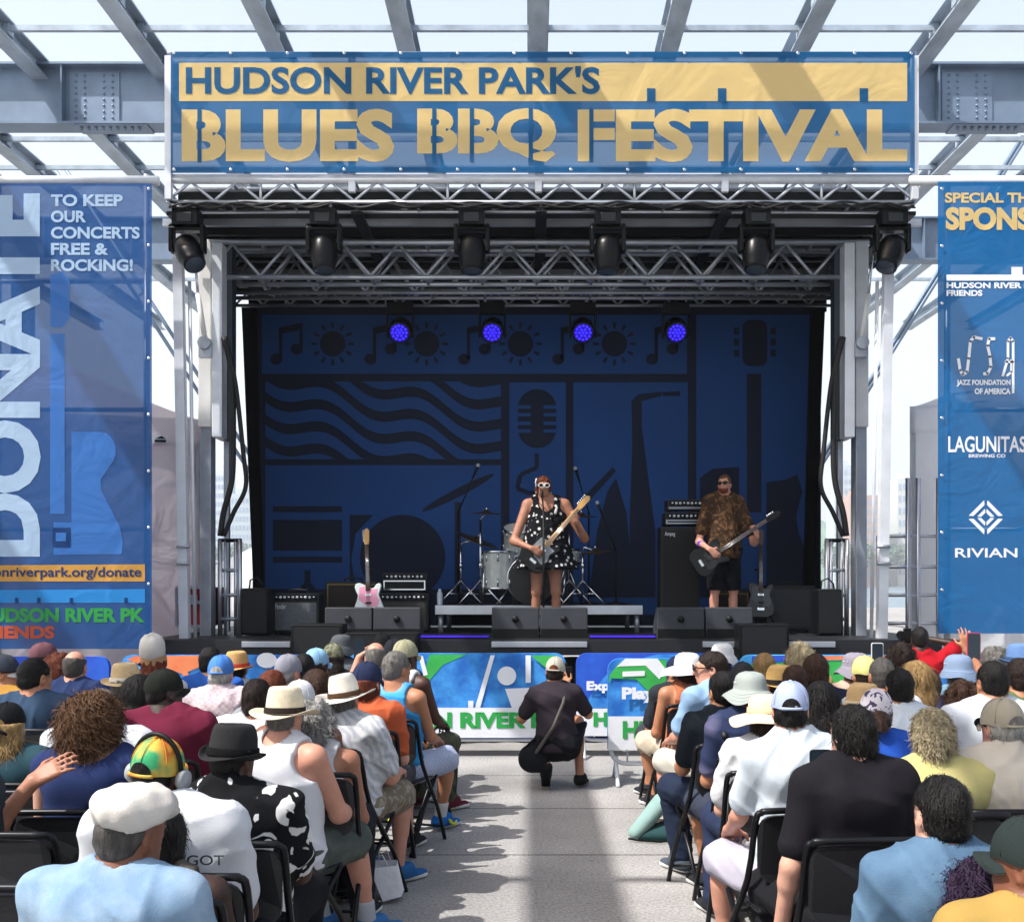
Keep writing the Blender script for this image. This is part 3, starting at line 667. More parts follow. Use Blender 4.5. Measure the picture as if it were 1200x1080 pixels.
for px, l in ((469, 'leftmost of the four lit blue spotlights before the backdrop'), (577, 'second from left of the four lit blue spotlights before the backdrop'), (683, 'third from left of the four lit blue spotlights before the backdrop'), (792, 'rightmost of the four lit blue spotlights before the backdrop')):
    D = 14.1; x, z = PX(px, D), PZ(394, D); r = thing('wash_light', l, 'stage light', (x, D, z + .45), group='lit blue spotlights at the back')
    m = MB(); m.box(x - .16, x + .16, D - .08, D + .08, z + .28, z + .42, BLK); m.bar((x, D, z + .4), (x, D, PZ(358, 14.5)), .02, BLK)
    for s_ in (-1, 1): m.box(x + s_ * .16 - .015, x + s_ * .16 + .015, D - .04, D + .04, z - .02, z + .3, BLK)
    m.build('bracket', r, .01)
    X = Matrix.Translation((x, D, z + .08)) @ Matrix.Rotation(math.radians(-58), 4, 'X')
    m = MB(); m.xf = X; m.lathe([(0, .2), (.1, .19), (.14, .1), (.145, -.1), (.13, -.12), (.125, -.1)], GLOSS, n=24); m.build('lamp_head', r)
    m = MB(); m.xf = X
    m.lathe([(.125, -.1), (0, -.104)], mat('lens_back', '#12104a', .3, emit=.6, var=0), n=24)
    for k, (n_, rr) in enumerate(((1, 0), (6, .045), (12, .09))):
        for i in range(n_):
            a = 2 * math.pi * i / n_; m.lathe([(.017, -.106), (.012, -.114), (0, -.117)], LEDM, (rr * math.cos(a), rr * math.sin(a), 0), n=8)
    m.build('lens', r)
VIO = mat('violet_glow', '#3a20c8', .4, emit=.22, var=0)  # low glow put in for the reflection of the stage uplights
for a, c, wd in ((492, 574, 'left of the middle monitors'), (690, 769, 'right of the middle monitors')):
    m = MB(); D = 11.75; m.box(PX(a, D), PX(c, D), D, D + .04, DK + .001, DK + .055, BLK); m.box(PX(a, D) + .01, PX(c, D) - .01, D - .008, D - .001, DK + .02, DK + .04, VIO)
    tag(m.build('violet_glow_strip'), 'violet strip imitating reflected uplights on the stage floor ' + wd, 'glow strip')

# ---------------------------------------------------------------- stage gear
MONG = mat('monitor_grey', '#2c2f35', .6, 0, .25, 5., .1, 120)
for px, l in ((408, 'grey wedge monitor before the pink guitar'), (465, 'grey wedge monitor before the amplifier stack'), (604, 'grey wedge monitor to the left of the microphone stand'), (661, 'grey wedge monitor to the right of the microphone stand'), (798, 'grey wedge monitor before the bass cabinet'), (855, "grey wedge monitor at the bass player's feet")):
    D = 11.95; x = PX(px, D); w_ = .255; z = DK; r = thing('stage_monitor', l, 'speaker', (x, D, z), group='wedge monitors along the stage front'); t = PZ(711.5, D)
    m = MB(); pr = [(D, z), (D, z + .07), (D + .02, t), (D + .14, t), (D + .42, z + .12), (D + .42, z)]
    m.add([(x - w_, y, zz) for y, zz in pr] + [(x + w_, y, zz) for y, zz in pr], [tuple(range(6)), tuple(range(11, 5, -1))] + [(k, 6 + k, 6 + (k + 1) % 6, (k + 1) % 6) for k in range(6)], MONG); m.build('cabinet', r, .012)
    m = MB(); m.lathe([(0, -.03), (.034, -.03), (.038, -.004)], BLK, (x, D + .005, (t + z) / 2 + .04), 'Y', 18); m.build('handle_cup', r)
    m = MB(); m.box(x - w_ + .005, x + w_ - .005, D - .006, D - .001, z + .002, z + .1, BLK); m.build('base_strip', r)
for a, c, y0, y1, l in ((341, 402, 731, 766, 'black speaker box on the stage lip below the left monitors'), (866, 925, 731, 768, 'black speaker box on the stage lip at the right'), (404, 490, 741, 767, 'low black box on the ground before the left monitors')):
    D = 11.3; r = thing('front_fill_speaker', l, 'speaker', (PX((a + c) / 2, D), D, 0)); x0, x1, z1 = PX(a, D), PX(c, D), PZ(y0, D)
    m = MB(); m.box(x0, x1, D, D + .28, .03, z1, BLK); m.build('cabinet', r, .012)
    m = MB(); m.box(x0 + .03, x1 - .03, D - .012, D - .002, z1 - .34, z1 - .03, mat('grille', '#191a1d', .5, .4, .4, 90, .4, 220)); m.build('grille', r)
    m = MB()
    for x in (x0 + .05, x1 - .05): m.box(x - .03, x + .03, D + .05, D + .2, 0, .03, BLKR)
    m.build('foot', r)
def amp(label, a, c, y0, y1, D, body, gril, depth=.28, knobs=True, handle=True, base=DK, logo=None, trim=None, name='guitar_amplifier', cat='amplifier'):
    r = thing(name, label, cat, (PX((a + c) / 2, D), D, base)); x0, x1, z0, z1 = PX(a, D), PX(c, D), base + .02, PZ(y0, D); hh = z1 - z0
    m = MB(); m.box(x0, x1, D, D + depth, z0, z1, body); m.build('cabinet', r, .012)
    top = z1 - (.09 if knobs else .03)
    m = MB(); m.box(x0 + .03, x1 - .03, D - .01, D - .001, z0 + .03, top - .015, gril); m.build('grille', r)
    if trim:
        m = MB()
        for (xa, xb, za, zb) in ((x0 + .015, x1 - .015, top - .014, top), (x0 + .015, x1 - .015, z0 + .015, z0 + .03), (x0 + .015, x0 + .03, z0 + .03, top - .014), (x1 - .03, x1 - .015, z0 + .03, top - .014)): m.box(xa, xb, D - .014, D - .001, za, zb, trim)
        m.build('trim', r)
    if knobs:
        m = MB(); m.box(x0 + .02, x1 - .02, D - .008, D - .001, top + .008, z1 - .015, BLK); m.build('control_panel', r); m = MB(); n = max(5, int((x1 - x0) / .055))
        for k in range(n): m.lathe([(0, -.03), (.013, -.03), (.016, -.009)], ALUP if k % 3 else CHROME, (x0 + .06 + k * (x1 - x0 - .12) / (n - 1), D, (top + z1) / 2), 'Y', 10)
        m.build('knob', r)
    if handle:
        m = MB(); xm = (x0 + x1) / 2; m.tube([(xm - .11, D + depth / 2, z1), (xm - .1, D + depth / 2, z1 + .035), (xm, D + depth / 2, z1 + .045), (xm + .1, D + depth / 2, z1 + .035), (xm + .11, D + depth / 2, z1)], .012, BLKR); m.build('handle', r)
    if logo:
        m = MB(); m.text(logo, x0 + .05, x0 + .17, top - .09, top - .03, D - .014, ALUP, .0); m.build_each('lettering', r)
    m = MB()
    for x in (x0 + .05, x1 - .05):
        for y in (D + .04, D + depth - .04): m.lathe([(.018, 0), (.022, .02)], BLKR, (x, y, base), n=10)
    m.build('foot', r); return r
GRG = mat('silver_grille', '#595d61', .8, 0, .3, 60, .3, 200); DBR = mat('oxblood_grille', '#241c16', .8, 0, .3, 60, .3, 200); GOLD = mat('gold_trim', '#6b5a30', .4, .5)
TOLEX = mat('black_tolex', '#17181a', .6, 0, .25, 60, .35, 150)
amp('black combo amplifier with grey grille cloth and script badge at stage left', 318, 374, 695, 738, 12.8, TOLEX, GRG, logo='Fender')
amp('brown combo amplifier with gold edging behind the pink guitar', 382, 442, 681, 737, 13.3, TOLEX, DBR, knobs=False, trim=GOLD)
amp('dark speaker cabinet under the silver amplifier head', 443, 502, 695, 737, 13.2, TOLEX, mat('dark_grille', '#3a3836', .8, 0, .3, 60, .3, 200), knobs=True)
amp('black amplifier head with chrome edging on top of the dark cabinet', 448, 500, 671, 694, 13.25, TOLEX, BLK, .22, True, False, PZ(694.5, 13.25) - .0, trim=CHROME, name='amplifier_head')
amp('tall black bass speaker cabinet left of the bass player', 774, 820, 617, 742, 13.1, TOLEX, mat('black_grille', '#0c0d0f', .7, 0, .3, 60, .3, 200), .35, False, False, logo='Ampeg', name='bass_cabinet', cat='speaker')
zt = PZ(617, 13.1)
amp('black bass amplifier on top of the tall cabinet', 779, 826, 600, 617, 13.12, TOLEX, BLK, .3, True, False, zt, trim=ALUG, name='amplifier_head')
amp('thin black rack unit topmost on the bass stack', 782, 826, 585, 599, 13.14, TOLEX, BLK, .3, True, False, PZ(599.5, 13.14), trim=ALUG, name='amplifier_head')
amp('dark grey combo amplifier in the shade right of the bass player', 898, 957, 686, 740, 13.3, TOLEX, mat('charcoal_grille', '#35383d', .8, 0, .3, 60, .3, 200), .3, False)  # grille cloth of an even dark grey
amp('small tan-edged amplifier behind the legs of the bass player', 838, 878, 692, 738, 13.7, TOLEX, DBR, .25, False, False, trim=GOLD)
def side_speaker(label, a, c, y0, D):
    r = thing('side_speaker', label, 'speaker', (PX((a + c) / 2, D), D, DK)); x0, x1, z1 = PX(a, D), PX(c, D), PZ(y0, D)
    m = MB(); m.box(x0, x1, D, D + .36, DK + .01, z1, BLK); m.build('cabinet', r, .02); m = MB(); m.box(x0 + .02, x1 - .02, D - .01, D - .001, DK + .04, z1 - .03, mat('grille', '#191a1d', .5, .4, .4, 90, .4, 220)); m.build('grille', r)
    m = MB(); xm = (x0 + x1) / 2; m.tube([(xm - .08, D + .1, z1), (xm - .07, D + .1, z1 + .09), (xm, D + .1, z1 + .12), (xm + .06, D + .1, z1 + .06), (xm + .07, D + .1, z1)], .01, BLKR); m.build('cable', r)
side_speaker('black side speaker at the left edge of the stage', 282, 314, 689, 12.4); side_speaker('black side speaker at the right edge of the stage', 959, 987, 690, 12.4)
# drum riser
D = 13.2; r = thing('drum_riser', 'low black drum riser with a silver front edge', 'platform', (PX(632, D), D, DK)); x0, x1, zt = PX(510, D), PX(753, D), PZ(709.5, D)
m = MB(); m.box(x0, x1, D + .02, D + 1.5, zt - .1, zt, mat('riser_top', '#1d1e22', .7)); m.build('deck', r)
m = MB(); m.box(x0, x1, D - .02, D + .018, zt - .105, zt + .004, ALU); m.build('edge_rail', r, .004)
for x in (x0 + .06, x1 - .06, (x0 + x1) / 2):
    for y in (D + .07, D + 1.42): m = MB(); m.bar((x, y, DK), (x, y, zt - .1), .03, ALUG); m.build('leg', r)
RZT = zt
def drum(name, label, c, rad, ln, shell, axis, head, legs=(), tilt=0., cat='drum', lug=8):
    r = thing(name, label, cat, c); X = Matrix.Translation(c) @ Matrix.Rotation(tilt, 4, 'X')
    m = MB(); m.xf = X; m.lathe([(rad * .97, -ln / 2), (rad * .97, ln / 2)], shell, ax=axis, n=36); m.build('shell', r)
    for z, s_ in ((-ln / 2, -1), (ln / 2, 1)):
        m = MB(); m.xf = X; m.lathe([(rad * .96, z), (rad * 1.03, z), (rad * 1.03, z + s_ * .025), (rad * .97, z + s_ * .03)], CHROME, ax=axis, n=36); m.build('hoop', r)
        m = MB(); m.xf = X; m.lathe([(rad * .97, z + s_ * .012), (0, z + s_ * .016)], head, ax=axis, n=36); m.build('drum_head', r)
    m = MB(); m.xf = X
    for k in range(lug):
        a = 2 * math.pi * k / lug
        for z in (-ln * .25, ln * .25):
            p = (rad * math.cos(a), rad * math.sin(a), z); p = (p[0], p[2], p[1]) if axis == 'Y' else p
            q = (rad * math.cos(a), rad * math.sin(a), z * 1.9); q = (q[0], q[2], q[1]) if axis == 'Y' else q
            m.bar(p, q, .011, CHROME, 6)
    m.build('lug', r)
    if legs:
        for a, c2 in legs: m = MB(); m.bar(a, c2, .013, CHROME, 8); m.build('leg', r)
    return r
SHELL = mat('white_marine_shell', '#b9bdb9', .25, .1, .15, 14); SKIN_ = mat('drum_skin', '#d8d6cf', .5); DKH = mat('black_drum_head', '#0b0c10', .25)
c = P(622, 676, 13.75); c.z = RZT + .31
drum('bass_drum', 'big bass drum with black front head on the riser', c, .295, .36, SHELL, 'Y', DKH, [((c.x - .27, c.y - .1, c.z - .1), (c.x - .42, c.y - .2, RZT)), ((c.x + .27, c.y - .1, c.z - .1), (c.x + .42, c.y - .2, RZT))])
q = P(584, 668, 13.7); drum('floor_tom', 'pale floor tom left of the bass drum', q, .2, .42, SHELL, 'Z', SKIN_, [((q.x + .21 * math.cos(a), q.y + .21 * math.sin(a), q.z + .05), (q.x + .24 * math.cos(a), q.y + .24 * math.sin(a), RZT)) for a in (-.6, -2.5, 1.6)])
q = P(606, 632, 13.8); drum('rack_tom', 'pale rack tom mounted over the bass drum beside the singer', q, .17, .28, SHELL, 'Z', SKIN_, [((q.x, q.y + .05, q.z - .1), (q.x + .1, q.y + .08, c.z + .26))], .45)
q = P(664, 652, 14.0); drum('snare_drum', 'shallow snare drum on a chrome stand behind the singer', q, .17, .14, SHELL, 'Z', SKIN_, [((q.x, q.y, q.z - .07), (q.x + .2 * math.cos(a), q.y + .2 * math.sin(a), RZT)) for a in (.3, 2.4, 4.4)])
BRASS = mat('cymbal_bronze', '#5f4a26', .3, .8, .15, 8)
def cymbal(label, px, D, ytop, pxc, yc, rad, tilt, roll):
    b_ = P(px, 700, D); x, y = b_.x, b_.y; c = P(pxc, yc, D); r = thing('cymbal_stand', label, 'cymbal', (x, y, RZT))
    m = MB()
    m.bar((x, y, RZT + .12), (x, y, PZ(ytop + (0 if abs(px - pxc) > 4 else 0), D) - .0), .015, CHROME); m.bar((x, y, RZT + .45), (x, y, RZT + .52), .026, CHROME)
    m.build('pole', r)
    if abs(px - pxc) > 4: m = MB(); m.bar((x, y, PZ(ytop, D)), c + Vector((0, 0, -.01)), .011, CHROME); m.build('boom_arm', r)
    for k in range(3):
        a = k * 2.094 - .5; m = MB(); m.bar((x, y, RZT + .3), (x + .3 * math.cos(a), y + .3 * math.sin(a), RZT + .012), .012, CHROME); m.bar((x, y, RZT + .13), (x + .17 * math.cos(a), y + .17 * math.sin(a), RZT + .14), .008, CHROME); m.build('leg', r)
    m = MB(); m.xf = Matrix.Translation(c) @ Matrix.Rotation(roll, 4, 'Y') @ Matrix.Rotation(tilt, 4, 'X')
    m.lathe([(0, .028), (.03, .024), (.05, .004), (rad * .5, -.006), (rad, -.022), (rad, -.024), (rad * .5, -.009), (.05, 0), (0, .02)], BRASS, n=36); m.bar((0, 0, .02), (0, 0, .06), .012, CHROME); m.build('cymbal', r)
cymbal('tall chrome cymbal stand with flat bronze cymbal left of the floor tom', 563, 13.6, 608, 570, 600, .22, .06, .03)
cymbal('bronze cymbal tilted steeply on a shorter stand at the left of the drums', 540, 13.8, 636, 560, 631, .27, .15, .38)
cymbal('chrome stand with dark cymbal just right of the singer', 667, 13.9, 612, 681, 603, .2, .1, .02)
cymbal('thin chrome stand with a low cymbal at the right end of the drums', 683, 13.7, 640, 698, 645, .2, .1, -.1)
def mic_stand(label, px, D, base, top, boom, col=BLK, mic=(0, 0), name='microphone_stand'):
    x = PX(px, D); r = thing(name, label, 'microphone', (x, D, base)); e = Vector(boom)
    m = MB(); m.bar((x, D, base), (x, D, top), .012, col)
    m.build('pole', r); m = MB(); m.lathe([(.14, 0), (.14, .015), (.03, .035), (.015, .06)], col, (x, D, base), n=24); m.build('base', r)
    m = MB(); t = Vector((x, D, top)); m.bar(t, e, .009, col); m.build('boom_arm', r)
    d = (e - t); d = d.normalized() if d.length > .01 else Vector((0, 0, 1)); m = MB(); m.tube([e, e + d * .1, e + d * .15], [.014, .018, .022], BLK); m.tube([e + d * .145, e + d * .16, e + d * .185, e + d * .2], [.02, .026, .026, .012], ALUG); m.build('microphone', r)
z = PZ(578, 12.3)
mic_stand('black microphone stand in front of the singer', 637, 12.15, DK, PZ(598, 12.15), P(635.5, 583, 12.28), BLK)
mic_stand('overhead microphone on a boom above the left cymbals', 537, 13.9, RZT, PZ(600, 13.9), P(554, 560, 13.9), BLK)
mic_stand('overhead microphone on a boom above the right cymbals', 690, 14.0, RZT, PZ(600, 14), P(679, 564, 14.0), BLK)
mic_stand('low microphone on a boom pointing at the drums from the right', 722, 13.8, RZT, PZ(645, 13.8), P(706, 604, 13.8), BLK)
m = MB(); q = P(515, 709, 13.3); m.lathe([(0, 0), (.034, 0), (.036, .01), (.036, .14), (.02, .17), (.014, .2), (0, .2)], mat('bottle_pale', '#a9b6c4', .25), (q.x, q.y + .05, RZT + .001), n=18); tag(m.build('water_bottle'), 'pale water bottle standing at the left end of the drum riser', 'bottle')
rngc = random.Random(5)
for i, (a, c, wd) in enumerate((((468, 744), (600, 742), 'before the amplifier stack'), ((640, 742), (760, 738), 'right of the microphone stand'), ((870, 744), (960, 742), 'at the feet of the bass player'), ((320, 746), (440, 745), 'before the grey combo amplifier'))):
    D1 = 12.25; pts = []
    for k in range(9):
        t = k / 8; pts.append((PX(a[0] + (c[0] - a[0]) * t, D1), D1 + .25 * math.sin(t * 7 + i) + .1 * i, DK + .009))
    m = MB(); m.tube(curve_pts(pts), .007, BLKR if i != 1 else mat('yellow_cable', '#b8a52a', .5), 6); tag(m.build('floor_cable'), ('black' if i != 1 else 'yellow') + ' cable lying on the stage floor ' + wd, 'cable')
# guitars ------------------------------------------------------------
def guitar(name, label, X, body, guard, neck, L=.64, bass=False, head=None):
    r = thing(name, label, 'guitar', tuple(X.translation))
    if True:
        T = X
        half = [(.0, -.235), (.09, -.232), (.155, -.19), (.172, -.12), (.14, -.03), (.118, .03), (.14, .09), (.155, .135), (.14, .165), (.1, .158), (.065, .11), (.04, .11)]
        left = [(-.04, .15), (-.09, .178), (-.14, .17), (-.155, .13), (-.14, .08), (-.118, .03), (-.14, -.04), (-.172, -.12), (-.155, -.19), (-.09, -.232)]
        m = MB(); m.xf = T; m.prism(half + left, -.022, .022, body); m.build('body', r, .01)
        m = MB(); m.xf = T; m.prism([(-.11, -.02), (-.02, -.09), (.1, -.11), (.125, -.04), (.095, .03), (.11, .1), (.05, .10), (-.03, .14), (-.1, .12)], -.0255, -.0225, guard); m.build('pickguard', r)
        m = MB(); m.xf = T; m.box(-.04, .04, -.034, -.0262, -.15, -.12, CHROME); m.box(-.035, .035, -.032, -.0262, .02, .045, CHROME); m.box(-.035, .035, -.032, -.0262, -.07, -.05, BLK); m.build('bridge_and_pickups', r)
        m = MB(); m.xf = T; m.add([(-.028, -.034, .08), (.028, -.034, .08), (.022, -.03, L), (-.022, -.03, L), (-.026, -.004, .08), (.026, -.004, .08), (.02, -.008, L), (-.02, -.008, L)], [(0, 1, 2, 3), (7, 6, 5, 4), (0, 4, 5, 1), (3, 2, 6, 7), (1, 5, 6, 2), (0, 3, 7, 4)], neck); m.build('neck', r, .004)
        m = MB(); m.xf = T; m.prism([(-.022, L), (.022, L), (.03, L + .03), (.035, L + .16), (.01, L + .19), (-.025, L + .17), (-.035, L + .05)], -.026, -.01, head or (neck if not bass else BLK)); m.build('headstock', r, .003)
        m = MB(); m.xf = T
        for k in range(4 if bass else 6): m.bar((-.05, -.018, L + .04 + k * .024), (-.02, -.018, L + .04 + k * .024), .007, CHROME, 6)
        m.build('tuning_pegs', r)
        m = MB(); m.xf = T
        for k in range(4 if bass else 6): x = -.018 + k * (.012 if bass else .0072); m.bar((x, -.037, -.13), (x * .8, -.034, L), .0012, CHROME, 4)
        tag(m.build('strings', r), kind='stuff')
    return r
PINK = mat('pink_guard', '#d58ea6', .4); PALEG = mat('pale_guitar', '#c6cfcf', .3)
q = P(432, 697, 12.75); X = Matrix.Translation((q.x, 12.75, DK + .42)) @ Matrix.Rotation(-.05, 4, 'Y') @ Matrix.Rotation(-.12, 4, 'X')
guitar('electric_guitar', 'white guitar with pink pickguard upright on a stand', X, PALEG, PINK, DARKW, .62, head=WOODM)
q = P(891, 700, 13.0); X = Matrix.Translation((q.x, 13.0, DK + .42)) @ Matrix.Rotation(.03, 4, 'Y') @ Matrix.Rotation(-.12, 4, 'X')
guitar('electric_guitar', 'dark guitar upright on a stand right of the bass player', X, mat('dark_sunburst', '#141517', .3), mat('dark_guard', '#3c3f43', .4), DARKW, .62)
for px, D_, l in ((432, 12.78, 'black stand holding the pink and white guitar'), (891, 13.03, 'black stand holding the dark guitar')):
    x = PX(px, D_); r = thing('guitar_stand', l, 'stand', (x, D_, DK)); m = MB()
    for a in (-.22, .22): m.tube([(x + a, D_ - .14, DK), (x + a * .5, D_, DK + .2), (x + a * .5, D_ - .09, DK + .2)], .012, BLK)
    m.build('cradle', r); m = MB(); m.tube([(x, D_ + .3, DK), (x, D_ + .08, DK + .45), (x, D_ + .1, DK + .75)], .013, BLK); m.bar((x - .06, D_ + .07, DK + .75), (x + .06, D_ + .07, DK + .75), .011, BLK); m.build('pole', r)

# ---------------------------------------------------------------- barricades
ART = {'royal': ('#1d3fae', '#1f58c4', 3.0), 'art': ('#1860b4', '#3d93dc', 5.0), 'orange': ('#cf6f44', '#d8845a', 3.), 'green': ('#2c9a44', '#39ac52', 3.), 'sky': ('#2b8fd8', '#58b2ec', 4.)}
def am(k): a, c_, s_ = ART[k]; return mat('cover_' + k, a, .75, 0, .15, 2., .25, 7, pat='soft', c2=c_, ps=s_)
CW = mat('cover_white', '#d9dce2', .75, 0, .06, 2., .25, 7); CG = mat('cover_green_letters', '#219743', .75, 0, .05)
def barricade(label, a, c, y0, y1, D, base, shapes, texts, band=None, legs=True):
    xa, xb = PX(a, D), PX(c, D); r = thing('barricade', label, 'barricade', ((xa + xb) / 2, D, 0)); zt, zb = PZ(y0, D), PZ(y1, D)
    m = MB(); pr = rrect(xa + .03, xb - .03, .16, zt - .03, .12); m.tube([(x, D, z) for x, z in pr] + [(pr[0][0], D, pr[0][1])], .02, ALUP, 8)
    n = int((xb - xa) / .14)
    for k in range(1, n): x = xa + .03 + (xb - xa - .06) * k / n; m.bar((x, D, .16), (x, D, zt - .03), .008, ALUP, 6)
    m.build('rail', r)
    for x in (xa + .07, xb - .07):
        m = MB(); m.tube([(x, D - .25, .012), (x, D - .2, .03), (x, D, .16), (x, D, .22)], .018, ALUP, 8); m.tube([(x, D, .16), (x, D + .2, .03), (x, D + .25, .012)], .018, ALUP, 8); m.build('leg', r)
    co = MB(); bm = am(base)
    yy = lambda x, z, o: D - .035 - o + .012 * math.sin(x * 5.1 + z * 3) * (1 if z < zt - .1 else .4)
    out = rrect(xa, xb, zb, zt, .1, bl=False, br=False)
    def warpf(p): return p
    def lay(pts, off, mt):
        if sum(pts[i][0] * pts[(i + 1) % len(pts)][1] - pts[(i + 1) % len(pts)][0] * pts[i][1] for i in range(len(pts))) < 0: pts = pts[::-1]
        co.add([warpf((x, D - .035 - off, z)) for x, z in pts], [tuple(range(len(pts)))], mt)
    co.prism(out, D - .03, D + .03, bm)
    for k, (mt, pts) in enumerate(shapes): lay([(PX(x, D), PZ(y, D)) for x, y in pts], .002 + .003 * (k + 1), mt if not isinstance(mt, str) else am(mt))
    if band: lay([(xa, zb), (xb, zb), (xb, PZ(band, D)), (xa, PZ(band, D))], .026, CW)
    co.build('cover', r)
    cv = bpy.data.objects[-1] if False else r.children[-1]
    if texts:
        m = MB()
        for t, x0, x1, ya, yb, mt in texts: m.text(t, PX(x0, D), PX(x1, D), PZ(yb, D), PZ(ya, D), D - .066, mt, .05, xf=warpf)
        m.build_each('lettering', r)
    return r
D0 = 10.75
barricade('royal blue covered barricade at the far left under the donation banner', -60, 129, 769, 866, D0, 'royal', [('art', [(-60, 866), (20, 866), (40, 850), (15, 800), (-20, 790), (-60, 800)]), ('sky', [(20, 866), (130, 866), (130, 842), (95, 812), (60, 808), (35, 830)])], [])
barricade('barricade cover with an orange arc and white circle at the left', 143, 376, 767, 866, D0, 'art', [('orange', [(150, 772), (160, 768), (270, 767), (240, 779), (215, 789), (195, 781), (170, 779)]), ('orange', [(209, 779), (216, 777), (229, 800), (223, 803)]), ('sky', [(143, 866), (143, 785), (160, 779), (190, 785), (215, 800), (240, 840), (250, 866)]),
    (CW, [(302 + 12 + 12 * math.cos(t * .4), 769 + 11 * abs(math.sin(t * .2)) if False else 773 + 9 * math.sin(t * .4)) for t in range(16)])], [], band=845)
sh = [('art', [(500, 766), (640, 766), (640, 850), (500, 850)]), ('green', [(489, 800), (497, 790), (504, 766), (548, 766), (520, 778), (505, 795), (497, 815)]), (CW, [(491, 768), (496, 768), (502, 790), (497, 791)]), (CW, [(575, 767), (580, 767), (563, 828), (557, 828)]), (CW, [(549, 820), (555, 820), (555, 828), (549, 828)]),
      (CW, [(594 + 11 * math.cos(t * .3), 791 + 11 * math.sin(t * .3)) for t in range(21)]), (CW, [(616, 767), (622, 767), (622, 799), (616, 799)]), ('green', [(622, 767), (652, 767), (661, 775), (661, 800), (640, 782)]), (CW, [(592, 806), (634, 804), (632, 812), (616, 828), (600, 828)])]
barricade('barricade cover with green letters, white figure and green corner in the middle', 386, 663, 765, 863, D0, 'art', sh, [('HUDSON RIVER PK', 408, 659, 833, 852, CG)], band=828)
barricade('barricade cover with royal blue corner behind the standing leg', 675, 858, 765, 861, D0, 'royal', [('art', [(684, 829), (696, 806), (712, 788), (740, 774), (770, 766), (858, 766), (858, 829)])], [('Explore', 687, 744, 797, 811, CW), ('HUDSON', 695, 800, 833, 850, CG)], band=829)
barricade('nearer barricade with green rounded corner standing on a pale leg', 712, 872, 771, 877, 9.35, 'art', [('green', [(713, 800), (714, 790), (726, 775), (745, 772), (780, 772), (780, 812), (762, 812), (745, 795), (716, 794)]), (CW, [(722, 781), (732, 771), (770, 771), (780, 784), (772, 795), (756, 779), (726, 780)]), (CW, [(729, 786), (755, 785), (755, 791), (729, 792)])], [('Play', 728, 767, 804, 822, CW), ('HUDSON', 729, 842, 843, 864, CG)], band=838)
barricade('barricade cover with blue, green and orange bands at the right', 866, 1058, 767, 866, D0, 'sky', [('green', [(872, 778), (940, 774), (1058, 772), (1058, 830), (872, 830)]), ('royal', [(880, 768), (935, 767), (930, 775), (880, 776)]), ('orange', [(946, 768), (1050, 767), (1056, 772), (940, 773)])], [('HUDSON RIVER PK', 890, 1040, 838, 856, CG)], band=831)
barricade('plain blue covered barricade at the far right', 1064, 1256, 770, 868, D0, 'art', [('orange', [(1080, 784), (1090, 783), (1098, 800), (1088, 801)]), ('royal', [(1160, 771), (1240, 771), (1240, 800), (1170, 800)])], [], band=842)

# teal bag, walker, small things in the aisle
def folding_chair_proto():
    r = thing('folding_chair', 'black folding chair', 'chair', (0, 0, 0), group='black folding chairs in rows')
    PL = mat('chair_plastic', '#121316', .42, 0, .15, 9, .15, 160); FR = mat('chair_frame', '#17181b', .35, .5, .1, 8)
    m = MB(); pts = rrect(-.215, .215, .56, .815, .06, 4)
    n = len(pts); cv = lambda x: -.215 - .03 * (1 - (x / .215) ** 2)
    m.add([(x, cv(x), z) for x, z in pts] + [(x, cv(x) + .018, z) for x, z in pts], [tuple(range(n)), tuple(range(2 * n - 1, n - 1, -1))] + [(k, n + k, n + (k + 1) % n, (k + 1) % n) for k in range(n)], PL); m.build('backrest', r, local=True)
    m = MB(); m.box(-.2, .2, -.17, .2, .43, .45, PL); m.build('seat', r, .01, local=True)
    m = MB(); m.tube(curve_pts([(-.225, .26, 0), (-.225, .12, .25), (-.225, -.12, .55), (-.222, -.2, .79), (-.205, -.215, .826), (-.16, -.23, .835), (.16, -.23, .835), (.205, -.215, .826), (.222, -.2, .79), (.225, -.12, .55), (.225, .12, .25), (.225, .26, 0)], 3), .013, FR, 8); m.build('frame', r, local=True)
    for s_ in (-1, 1): m = MB(); m.tube([(s_ * .205, -.26, 0), (s_ * .205, -.05, .25), (s_ * .205, .16, .44)], .012, FR, 8); m.build('leg', r, local=True)
    for q in ((.205, -.2, .08), (.225, .2, .1)): m = MB(); m.bar((-q[0], q[1], q[2]), q, .009, FR, 6); m.build('stretcher', r, local=True)
    return r
CHAIR = folding_chair_proto(); CHAIR_USED = [False]
def place_chair(x, y, label, rz=0.):
    if not CHAIR_USED[0]: CHAIR_USED[0] = True; CHAIR.location = (x, y, 0); CHAIR.rotation_euler = (0, 0, rz); CHAIR['label'] = label; return CHAIR
    return copy_thing(CHAIR, (x, y, 0), rz, label)
